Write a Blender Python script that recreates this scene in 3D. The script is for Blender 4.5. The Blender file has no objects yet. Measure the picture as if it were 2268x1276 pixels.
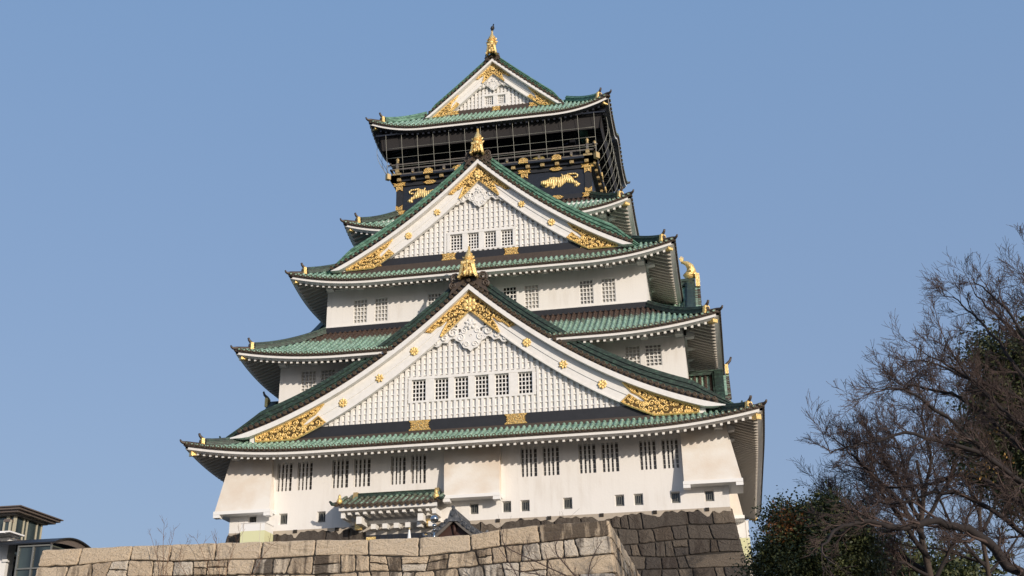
import bpy, math, random
from mathutils import Vector, Matrix
random.seed(7)
scene = bpy.context.scene
col = scene.collection
PI = math.pi

# ------------------------------------------------------------------ camera
cam_d = bpy.data.cameras.new("camera")
cam = bpy.data.objects.new("camera", cam_d)
col.objects.link(cam)
cam_d.sensor_width = 36.0
cam_d.lens = 41.15
cam_d.clip_start = 0.1
cam_d.clip_end = 6000
cr, cu, cf = (0.98277, 0.18407, -0.01671), (0.08505, -0.37011, 0.92509), (-0.16410, 0.91057, 0.37939)
cam.matrix_world = Matrix(((cr[0], cu[0], -cf[0], 15.388), (cr[1], cu[1], -cf[1], -85.345),
                           (cr[2], cu[2], -cf[2], -13.967), (0, 0, 0, 1)))
scene.camera = cam

# ------------------------------------------------------------------ sky, sun, exposure
SUN = Vector((0.92, -1.0, 0.37)).normalized()
w = bpy.data.worlds.new("World")
scene.world = w
w.use_nodes = True
nt = w.node_tree
sky = nt.nodes.new("ShaderNodeTexSky")
sky.sky_type = 'NISHITA'
sky.sun_disc = False
sky.sun_elevation = math.asin(SUN.z)
sky.sun_rotation = math.atan2(SUN.x, SUN.y)
sky.air_density = 1.0
sky.dust_density = 3.0
sky.ozone_density = 2.0
sky.altitude = 0
bg = nt.nodes["Background"]
bg.inputs[1].default_value = 0.15
haze = nt.nodes.new("ShaderNodeMix"); haze.data_type = 'RGBA'      # thin even winter haze over the clear sky
haze.inputs[0].default_value = 0.74
stc = nt.nodes.new("ShaderNodeTexCoord"); ssp = nt.nodes.new("ShaderNodeSeparateXYZ"); srp = nt.nodes.new("ShaderNodeValToRGB")
nt.links.new(stc.outputs["Generated"], ssp.inputs[0]); nt.links.new(ssp.outputs["Z"], srp.inputs[0])
srp.color_ramp.elements[0].position = 0.05; srp.color_ramp.elements[0].color = (2.05, 2.62, 3.85, 1)    # paler towards the horizon
srp.color_ramp.elements[1].position = 0.60; srp.color_ramp.elements[1].color = (1.50, 2.50, 4.25, 1)
nt.links.new(srp.outputs[0], haze.inputs[7])
nt.links.new(sky.outputs[0], haze.inputs[6])
nt.links.new(haze.outputs[2], bg.inputs[0])
sl = bpy.data.lights.new("sun", 'SUN')
sl.energy = 3.75
sl.angle = math.radians(0.55)
sl.color = (1.0, 0.885, 0.755)
so = bpy.data.objects.new("sun", sl)
so.rotation_euler = (-SUN).to_track_quat('-Z', 'Y').to_euler()
so.location = (40, -60, 60)
col.objects.link(so)
scene.view_settings.view_transform = 'Standard'
scene.view_settings.look = 'None'
scene.view_settings.exposure = 0.0
scene.view_settings.gamma = 1.0
scene.render.resolution_x = 1024
scene.render.resolution_y = 576

# ------------------------------------------------------------------ helpers
class MB:
    def __init__(s):
        s.v = []; s.f = []; s.m = []; s.sm = []; s.c = []
    def V(s, p, c=(0, .5, 0)):
        s.v.append(tuple(p)); s.c.append(c); return len(s.v) - 1
    def F(s, ids, m=0, sm=False):
        s.f.append(tuple(ids)); s.m.append(m); s.sm.append(sm)
    def quad(s, a, b, c, d, m=0, col=(0, .5, 0), sm=False):
        s.F([s.V(p, col) for p in (a, b, c, d)], m, sm)
    def poly(s, pts, m=0, col=(0, .5, 0)):
        s.F([s.V(p, col) for p in pts], m)
    def box(s, a, b, m=0, T=None, col=(0, .5, 0)):
        P = [(x, y, z) for z in (a[2], b[2]) for y in (a[1], b[1]) for x in (a[0], b[0])]
        if T: P = [T(*p) for p in P]
        i = [s.V(p, col) for p in P]
        for q in ((0, 2, 3, 1), (4, 5, 7, 6), (0, 1, 5, 4), (2, 6, 7, 3), (0, 4, 6, 2), (1, 3, 7, 5)):
            s.F([i[k] for k in q], m)
    def hexa(s, P, m=0, col=(0, .5, 0)):
        """8 points: bottom ring of 4 then top ring of 4"""
        i = [s.V(p, col) for p in P]
        for q in ((3, 2, 1, 0), (4, 5, 6, 7), (0, 1, 5, 4), (1, 2, 6, 5), (2, 3, 7, 6), (3, 0, 4, 7)):
            s.F([i[k] for k in q], m)
    def prism(s, pts, T0, T1, m=0, col=(0, .5, 0)):
        """2D outline pts mapped by T0 (front) and T1 (back)"""
        a = [s.V(T0(*p), col) for p in pts]; b = [s.V(T1(*p), col) for p in pts]
        n = len(pts)
        s.F(a, m); s.F(b[::-1], m)
        for k in range(n):
            s.F((a[k], b[k], b[(k + 1) % n], a[(k + 1) % n]), m)
    def tube(s, pts, r, n=6, m=0, sm=True, col=(0, .5, 0), cap=True):
        pts = [Vector(p) for p in pts]
        if not hasattr(r, '__len__'): r = [r] * len(pts)
        rings = []
        up = None
        for k, p in enumerate(pts):
            t = (pts[min(k + 1, len(pts) - 1)] - pts[max(k - 1, 0)])
            if t.length < 1e-9: t = Vector((0, 0, 1))
            t.normalize()
            if up is None:
                up = Vector((0, 0, 1)) if abs(t.z) < .9 else Vector((1, 0, 0))
            x = t.cross(up)
            if x.length < 1e-4:
                x = t.cross(Vector((0.3, 1, 0.1)))
            x.normalize(); y = x.cross(t).normalized()
            up = y
            rr = r[k]
            ra, rb = (rr if hasattr(rr, '__len__') else (rr, rr))
            rings.append([s.V(p + x * ra * math.cos(2 * PI * j / n) + y * rb * math.sin(2 * PI * j / n), col) for j in range(n)])
        for a, b in zip(rings[:-1], rings[1:]):
            for j in range(n):
                s.F((a[j], a[(j + 1) % n], b[(j + 1) % n], b[j]), m, sm)
        if cap:
            s.F(rings[0][::-1], m); s.F(rings[-1], m)
    def sweep(s, sec, path, m=0, sm=False, side=None, col=(0, .5, 0)):
        """section (lateral, vertical) swept on a path, lateral kept horizontal"""
        path = [Vector(p) for p in path]
        rings = []
        for k, p in enumerate(path):
            t = path[min(k + 1, len(path) - 1)] - path[max(k - 1, 0)]
            x = Vector((t.y, -t.x, 0)); x.normalize()
            rings.append([s.V(p + x * a + Vector((0, 0, b)), col) for a, b in sec])
        n = len(sec)
        for a, b in zip(rings[:-1], rings[1:]):
            for j in range(n):
                s.F((a[j], b[j], b[(j + 1) % n], a[(j + 1) % n]), m, sm)
        s.F(rings[0], m); s.F(rings[-1][::-1], m)
    def lathe(s, prof, c, n=16, m=0):
        rings = [[s.V((c[0] + r * math.cos(2 * PI * j / n), c[1] + r * math.sin(2 * PI * j / n), c[2] + z)) for j in range(n)] for r, z in prof]
        for a, b in zip(rings[:-1], rings[1:]):
            for j in range(n):
                s.F((a[j], a[(j + 1) % n], b[(j + 1) % n], b[j]), m, True)
        s.F(rings[0][::-1], m); s.F(rings[-1], m)
    def build(s, name, mats, parent=None):
        me = bpy.data.meshes.new(name)
        me.from_pydata(s.v, [], s.f)
        if not isinstance(mats, (list, tuple)): mats = [mats]
        for k in mats: me.materials.append(k)
        me.polygons.foreach_set("material_index", s.m)
        me.polygons.foreach_set("use_smooth", s.sm)
        ca = me.color_attributes.new("tint", 'FLOAT_COLOR', 'POINT')
        flat = []
        for c in s.c: flat += [c[0], c[1], c[2], 1.0]
        ca.data.foreach_set("color", flat)
        me.update()
        o = bpy.data.objects.new(name, me)
        col.objects.link(o)
        if parent is not None: o.parent = parent
        return o

def copy_part(o, parent, dx=(0, 0, 0), rz=0):
    c = o.copy(); col.objects.link(c); c.parent = parent
    c.location = Vector(o.location) + Vector(dx); c.rotation_euler = (0, 0, rz)
    for ch in o.children:
        d = ch.copy(); col.objects.link(d); d.parent = c
    return c

def thing(name, label, cat, loc=(0, 0, 0), group=None):
    o = bpy.data.objects.new(name, None); col.objects.link(o)
    o.location = loc; o["label"] = label; o["category"] = cat
    if group: o["group"] = group
    return o

def tag(o, label, cat, group=None):
    o["label"] = label; o["category"] = cat
    if group: o["group"] = group
    return o

# ------------------------------------------------------------------ materials
def mat(name, base, rough=.6, metal=0., noise=None, bump=None, spec=.5, build=None):
    m = bpy.data.materials.new(name); m.use_nodes = True
    N = m.node_tree.nodes; L = m.node_tree.links
    b = N["Principled BSDF"]
    b.inputs["Base Color"].default_value = (*base, 1)
    b.inputs["Roughness"].default_value = rough
    b.inputs["Metallic"].default_value = metal
    b.inputs["Specular IOR Level"].default_value = spec
    tc = N.new("ShaderNodeTexCoord")
    def nz(scale, det=5, rgh=.55, vec=None, scl=None):
        n = N.new("ShaderNodeTexNoise"); n.inputs["Scale"].default_value = scale
        n.inputs["Detail"].default_value = det; n.inputs["Roughness"].default_value = rgh
        src = vec or tc.outputs["Object"]
        if scl:
            mp = N.new("ShaderNodeMapping"); mp.inputs["Scale"].default_value = scl
            L.new(src, mp.inputs[0]); src = mp.outputs[0]
        L.new(src, n.inputs["Vector"]); return n.outputs["Fac"]
    def ramp(fac, stops):
        r = N.new("ShaderNodeValToRGB")
        e = r.color_ramp.elements
        e[0].position, e[0].color = stops[0][0], (*stops[0][1], 1)
        e[1].position, e[1].color = stops[-1][0], (*stops[-1][1], 1)
        for p, c in stops[1:-1]:
            k = e.new(p); k.color = (*c, 1)
        L.new(fac, r.inputs[0]); return r.outputs[0]
    def mix(f, a, bb, mode='MIX'):
        x = N.new("ShaderNodeMix"); x.data_type = 'RGBA'; x.blend_type = mode
        for s_, val in ((0, f), (6, a), (7, bb)):
            if isinstance(val, (int, float)): x.inputs[s_].default_value = val
            elif isinstance(val, tuple): x.inputs[s_].default_value = (*val, 1)
            else: L.new(val, x.inputs[s_])
        return x.outputs[2]
    def math_(op, a, bb=None, clamp=False):
        x = N.new("ShaderNodeMath"); x.operation = op; x.use_clamp = clamp
        for s_, val in ((0, a), (1, bb)):
            if val is None: continue
            if isinstance(val, (int, float)): x.inputs[s_].default_value = val
            else: L.new(val, x.inputs[s_])
        return x.outputs[0]
    def attr(name="tint"):
        a = N.new("ShaderNodeAttribute"); a.attribute_name = name
        sp = N.new("ShaderNodeSeparateColor"); L.new(a.outputs["Color"], sp.inputs[0])
        return a.outputs["Color"], sp.outputs[0], sp.outputs[1], sp.outputs[2]
    def bumpn(h, dist, strength=1.):
        x = N.new("ShaderNodeBump"); x.inputs["Distance"].default_value = dist
        x.inputs["Strength"].default_value = strength
        L.new(h, x.inputs["Height"]); L.new(x.outputs[0], b.inputs["Normal"])
    if build: build(dict(nz=nz, ramp=ramp, mix=mix, math=math_, attr=attr, bump=bumpn, L=L, N=N, b=b, tc=tc))
    return m

def _plaster(k):
    st = k['nz'](1.2, 6, .6, scl=(1.6, 1.6, .25)); g = k['nz'](.35, 4)
    f = k['ramp'](st, [(.34, (.62, .575, .52)), (.52, (.76, .735, .70))])
    c = k['mix'](k['math']('MULTIPLY', k['ramp'](g, [(.42, (0, 0, 0)), (.62, (1, 1, 1))]), .5), (.78, .755, .72), f)
    c = k['mix'](k['math']('MULTIPLY', k['ramp'](k['nz'](1., 6, .7, scl=(4.5, 4.5, .16)), [(.52, (0, 0, 0)), (.78, (1, 1, 1))]), .22), c, (.55, .52, .48))
    k['L'].new(c, k['b'].inputs["Base Color"]); k['bump'](k['nz'](9, 4), .012, .5)
M_white = mat("white_plaster", (.78, .755, .72), .85, build=_plaster, spec=.15)
def _plaster2(k):
    st = k['nz'](.42, 5, .55, scl=(1., 1., 1.2))
    c = k['ramp'](st, [(.30, (.66, .56, .46)), (.48, (.71, .645, .565)), (.64, (.77, .74, .69))])
    k['L'].new(c, k['b'].inputs["Base Color"]); k['bump'](k['nz'](9, 4), .012, .5)
M_bay = mat("weathered_plaster", (.72, .66, .58), .85, build=_plaster2, spec=.15)
def _paint(k):
    c = k['mix'](k['ramp'](k['nz'](3, 5), [(.3, (0, 0, 0)), (.7, (1, 1, 1))]), (.72, .70, .66), (.80, .78, .75))
    k['L'].new(c, k['b'].inputs["Base Color"])
M_trim = mat("white_trim", (.79, .77, .74), .6, build=_paint, spec=.3)
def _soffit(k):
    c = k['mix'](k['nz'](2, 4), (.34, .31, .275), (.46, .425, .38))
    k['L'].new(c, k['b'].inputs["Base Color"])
M_rafter = mat("shade_toned_rafter_plaster", (.47, .435, .39), .8, spec=.2)  # white plaster greyed: eave shade put into the rafter and lintel colour
M_soffit = mat("shade_toned_soffit_plaster", (.6, .56, .5), .8, build=_soffit, spec=.2)  # white plaster darkened, under-eave shade painted into the base colour

def _copper(k):
    _, R, G, B = k['attr']()
    n = k['nz'](2.6, 6, .65); n2 = k['nz'](14, 5, .7)
    grn = k['ramp'](n, [(.30, (.095, .20, .14)), (.45, (.25, .44, .325)), (.60, (.45, .66, .53))])
    grn = k['mix'](k['math']('MULTIPLY', G, .72), grn, (.50, .70, .57))
    drk = k['ramp'](n2, [(.46, (0, 0, 0)), (.66, (1, 1, 1))])
    grn = k['mix'](k['math']('MULTIPLY', drk, .45), grn, (.07, .085, .05))
    brn = k['mix'](n, (.05, .032, .025), (.13, .085, .065))
    big = k['ramp'](k['nz'](.8, 5, .65), [(.44, (0, 0, 0)), (.64, (1, 1, 1))])
    grn = k['mix'](k['math']('MULTIPLY', big, .30), grn, (.13, .15, .105))
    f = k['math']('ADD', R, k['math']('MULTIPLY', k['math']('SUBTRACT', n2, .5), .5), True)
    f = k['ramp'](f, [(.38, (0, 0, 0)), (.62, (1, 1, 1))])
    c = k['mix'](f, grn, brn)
    k['L'].new(c, k['b'].inputs["Base Color"]); k['bump'](n2, .02, .5)
M_copper = mat("copper_patina", (.2, .4, .28), .62, build=_copper, spec=.35)
def _dkcopper(k):
    n = k['nz'](3.5, 6, .7, scl=(1, 1, 2.5)); n2 = k['nz'](11, 4, .7)
    c = k['ramp'](n, [(.36, (.012, .019, .015)), (.54, (.026, .050, .036)), (.70, (.085, .17, .115))])
    c = k['mix'](k['math']('MULTIPLY', k['ramp'](n2, [(.5, (0, 0, 0)), (.62, (1, 1, 1))]), .5), c, (.02, .02, .014))
    k['L'].new(c, k['b'].inputs["Base Color"]); k['bump'](n2, .02, .5)
M_ridge = mat("dark_green_copper", (.05, .12, .08), .5, build=_dkcopper, spec=.5)
def _ltcopper(k):
    n = k['nz'](2.5, 6, .65, scl=(1, 1, 2.5))
    c = k['ramp'](n, [(.32, (.028, .070, .048)), (.55, (.11, .23, .16)), (.72, (.27, .44, .34))])
    k['L'].new(c, k['b'].inputs["Base Color"]); k['bump'](n, .02, .5)
M_ridgeg = mat("green_copper", (.16, .36, .23), .55, build=_ltcopper, spec=.4)
def _brown(k):
    c = k['mix'](k['nz'](5, 5, .65), (.035, .025, .018), (.095, .066, .045))
    k['L'].new(c, k['b'].inputs["Base Color"])
M_brown = mat("brown_copper", (.06, .04, .03), .5, build=_brown)
M_ring = mat("bronze_ring", (.080, .054, .027), .55, .25)
def _gold(k):
    n = k['nz'](18, 4, .6)
    c = k['ramp'](n, [(.34, (.60, .37, .10)), (.52, (.90, .64, .24)), (.66, (1.0, .83, .48))])
    k['L'].new(c, k['b'].inputs["Base Color"]); k['bump'](n, .05, .7)
M_gold = mat("gilded_metal", (.9, .6, .16), .40, .55, build=_gold)
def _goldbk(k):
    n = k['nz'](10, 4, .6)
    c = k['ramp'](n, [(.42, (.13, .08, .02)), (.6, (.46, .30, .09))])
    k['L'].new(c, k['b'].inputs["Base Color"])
M_goldpl = mat("gilded_plate", (.52, .38, .18), .5, .4)
M_aged = mat("aged_gilding", (.42, .31, .15), .5, .35)
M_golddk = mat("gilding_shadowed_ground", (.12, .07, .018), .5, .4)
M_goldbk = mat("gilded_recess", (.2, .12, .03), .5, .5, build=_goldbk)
def _tiger(k):
    wv = k['N'].new("ShaderNodeTexWave"); wv.wave_type = 'BANDS'; wv.bands_direction = 'X'
    wv.inputs["Scale"].default_value = 1.9; wv.inputs["Distortion"].default_value = 5.0
    wv.inputs["Detail"].default_value = 2.; wv.inputs["Detail Scale"].default_value = 1.3
    k['L'].new(k['tc'].outputs["Object"], wv.inputs["Vector"])
    f = k['ramp'](wv.outputs["Fac"], [(.05, (.60, .38, .11)), (.16, (.93, .67, .26)), (.8, (1., .77, .36))])
    k['L'].new(f, k['b'].inputs["Base Color"]); k['bump'](wv.outputs["Fac"], .05, .8)
M_tiger = mat("gilded_relief", (.9, .6, .18), .48, .3, build=_tiger)
M_dullgold = mat("dull_gold_leaf", (.42, .34, .12), .55, .3)
def _black(k):
    c = k['mix'](k['nz'](4, 4), (.010, .011, .016), (.024, .026, .034))
    k['L'].new(c, k['b'].inputs["Base Color"])
M_black = mat("black_lacquer", (.02, .02, .03), .38, build=_black)
M_navy = mat("navy_lacquer", (.014, .018, .034), .65, build=lambda k: (k['L'].new(k['mix'](k['nz'](2.5, 5), (.008, .009, .013), (.020, .021, .027)), k['b'].inputs["Base Color"])))
M_dkwood = mat("dark_brown_soffit", (.035, .028, .023), .7)
M_blind = mat("brown_mesh_blind", (.020, .017, .017), .8)
M_pane = mat("dark_window_glass", (.012, .014, .016), .12, spec=.6)
M_pane2 = mat("grey_window_glass", (.50, .48, .44), .4, spec=.5)
M_pane2b = mat("pale_window_glass", (.60, .57, .52), .4)
M_pane2c = mat("dull_window_glass", (.34, .33, .31), .3)
M_pane1 = mat("dim_window_glass", (.10, .092, .083), .3, spec=.6)
M_pane3 = mat("deep_window_glass", (.008, .010, .022), .15, spec=.6)
M_bar = mat("grey_iron_bar", (.17, .17, .15), .5)
M_wire = mat("galvanised_wire", (.36, .36, .31), .5, .2)
M_rail = mat("grey_brown_rail", (.13, .115, .10), .55)

def _stone(c0, c1, c2, streak, speck):
    def bld(k):
        col_, R, G, B = k['attr']()
        n = k['nz'](1.6, 6, .65); sp = k['nz'](16, 6, .75); st = k['nz'](.9, 6, .6, scl=(2.6, 2.6, .35))
        c = k['ramp'](G, [(.0, c0), (.5, c1), (1., c2)])
        c = k['mix'](k['math']('MULTIPLY', n, .5), c, c1)
        spm = k['ramp'](sp, [(.30, (.28, .26, .24)), (.47, (1, 1, 1)), (.6, (1, 1, 1)), (.74, (1.45, 1.4, 1.3))])
        c = k['mix'](speck, c, k['mix'](1.0, c, spm, 'MULTIPLY'))
        dk = k['math']('MULTIPLY', k['ramp'](k['math']('ADD', st, k['math']('MULTIPLY', R, .35)), [(.52, (0, 0, 0)), (.68, (1, 1, 1))]), streak)
        c = k['mix'](dk, c, (.045, .034, .028))
        k['L'].new(c, k['b'].inputs["Base Color"]); k['bump'](k['nz'](8, 8, .75), .11, .9)
    return bld
M_stone = mat("tan_granite", (.4, .31, .22), .85, build=_stone((.30, .235, .175), (.57, .455, .325), (.58, .53, .455), .85, .9), spec=.2)
M_dstone = mat("dark_granite", (.12, .1, .085), .85, build=_stone((.055, .049, .047), (.112, .094, .077), (.19, .152, .115), .65, .7), spec=.2)
M_joint = mat("joint_shadow_earth", (.03, .025, .02), .95)
M_mortar = mat("mortar", (.42, .36, .29), .9, build=lambda k: k['bump'](k['nz'](6, 6), .04, .6))
M_kawara = mat("grey_clay_tile", (.07, .075, .085), .5, build=lambda k: k['L'].new(k['ramp'](k['nz'](5, 5), [(.3, (.035, .038, .045)), (.6, (.10, .105, .115)), (.75, (.2, .2, .2))]), k['b'].inputs["Base Color"]))
M_redwood = mat("reddish_wood", (.05, .022, .016), .65)
M_chrome = mat("polished_steel", (.5, .5, .5), .13, 1.)
M_cream = mat("cream_panel", (.66, .66, .40), .6)
M_whitep = mat("white_panel", (.80, .79, .77), .6)
M_beige = mat("beige_panel", (.56, .50, .42), .7)
M_bfascia = mat("brown_metal_fascia", (.17, .135, .115), .45, .3)
M_frame = mat("cream_metal_frame", (.46, .43, .33), .5)
M_frameg = mat("grey_metal_frame", (.22, .22, .20), .45, .4)
M_dkroof = mat("dark_metal_roof", (.035, .035, .037), .45, .5)
def _glass(k):
    c = k['ramp'](k['nz'](.7, 3, .5, scl=(1, 1, .2)), [(.40, (.012, .018, .018)), (.62, (.06, .08, .075)), (.80, (.20, .24, .21))])
    k['L'].new(c, k['b'].inputs["Base Color"])
M_glass = mat("tinted_glass", (.05, .07, .07), .06, build=_glass, spec=.8)
M_bark = mat("grey_bark", (.06, .048, .04), .9, build=lambda k: k['L'].new(k['mix'](k['nz'](6, 5), (.042, .028, .024), (.102, .068, .057)), k['b'].inputs["Base Color"]))
M_limb = mat("dark_limb_bark", (.03, .022, .02), .9, build=lambda k: k['L'].new(k['mix'](k['nz'](5, 6, .7), (.011, .008, .008), (.032, .024, .022)), k['b'].inputs["Base Color"]))
M_bark2 = mat("tan_bark", (.062, .045, .035), .9)
M_twig = mat("twig_bark", (.16, .085, .05), .9)
def _leaf(k):
    c_, R, G, B = k['attr']()
    c = k['mix'](G, (.024, .038, .013), (.10, .105, .034))
    c = k['mix'](R, c, (.19, .075, .02))
    k['L'].new(c, k['b'].inputs["Base Color"])
M_leaf = mat("evergreen_leaf", (.04, .06, .02), .55, build=_leaf, spec=.35)
M_dryleaf = mat("dry_leaf", (.34, .20, .06), .8)
M_ground = mat("gravel", (.3, .26, .21), .95, build=lambda k: (k['L'].new(k['mix'](k['nz'](1.5, 8, .7), (.085, .075, .06), (.17, .15, .12)), k['b'].inputs["Base Color"]), k['bump'](k['nz'](30, 5), .03, .6)))
M_bird = mat("black_feather", (.012, .012, .014), .5)

# ------------------------------------------------------------------ ground
g = MB(); g.quad((-3000, -3000, -15.6), (3000, -3000, -15.6), (3000, 3000, -15.6), (-3000, 3000, -15.6))
go = g.build("ground", M_ground); go["kind"] = "structure"

# ================================================================== CASTLE
keep = thing("castle_keep", "tall white castle keep with stacked green tiled roofs and gilded gables", "castle", (0, -1.93, 0))
CY = -1.93
def P(name, mb, m, parent=None):
    o = mb.build(name, m)
    pr = parent if parent is not None else keep
    o.parent = pr
    if pr is keep: o.location = (0, -CY, 0)      # keep sits at (0, CY, 0); part meshes are in world coordinates
    return o

# four facades: u along the eave, w outward from the centre (0, CY)
SIDES = {
    'front': lambda u, w, z: (u, CY - w, z),
    'right': lambda u, w, z: (w, CY + u, z),
    'back': lambda u, w, z: (-u, CY + w, z),
    'left': lambda u, w, z: (-w, CY - u, z),
}
def dims(side, h):
    """half length along u and distance w for a storey whose half width is h"""
    return (h, h + CY) if side in ('front', 'back') else (h + CY, h)

GAB = {  # front gables: plane y, apex z, slopes, half base, scale
    1: dict(y=-16.0, A=15.12, c1=.93, c2=.0215, b=14.75),
    2: dict(y=-12.9, A=26.10, c1=.985, c2=.0245, b=10.0),
    3: dict(y=-7.10, A=38.36, c1=.93, c2=.0095, b=5.15),
}
def zc(gd, u):
    u = abs(u); return gd['A'] - gd['c1'] * u + gd['c2'] * u * u

HALF = [(math.cos(PI * t / 5), math.sin(PI * t / 5)) for t in range(6)]
def ring_end(mb, T, u, z, r=.115, w0=0., m0=1, m1=2):
    """round eave tile end: raised ring and darker boss, facing outward"""
    n = 10
    o = [mb.V(T(u + r * math.cos(2 * PI * k / n), w0, z + r * math.sin(2 * PI * k / n))) for k in range(n)]
    i = [mb.V(T(u + r * .62 * math.cos(2 * PI * k / n), w0 + .012, z + r * .62 * math.sin(2 * PI * k / n))) for k in range(n)]
    j = [mb.V(T(u + r * .55 * math.cos(2 * PI * k / n), w0 - .02, z + r * .55 * math.sin(2 * PI * k / n))) for k in range(n)]
    bk = [mb.V(T(u + r * math.cos(2 * PI * k / n), w0 - .14, z + r * math.sin(2 * PI * k / n))) for k in range(n)]
    for k in range(n):
        q = (k + 1) % n
        mb.F((o[k], o[q], i[q], i[k]), m1)
        mb.F((i[k], i[q], j[q], j[k]), m0)
        mb.F((bk[k], bk[q], o[q], o[k]), m0)
    mb.F(j, m0)

def half_tile(mb, a, b, ax, r0, r1, colr, m=0):
    """half round tile from a (lower) to b (upper); ax = unit lateral vector"""
    ax = Vector(ax); a = Vector(a); b = Vector(b)
    up = ax.cross(b - a); up.normalize()
    if up.z < 0: up = -up
    A = [mb.V(a + ax * r0 * c + up * r0 * s_ * 1.1, colr) for c, s_ in HALF]
    B = [mb.V(b + ax * r1 * c + up * r1 * s_ * 1.1, colr) for c, s_ in HALF]
    for k in range(5): mb.F((A[k], A[k + 1], B[k + 1], B[k]), m, True)
    mb.F(A, m)

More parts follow.
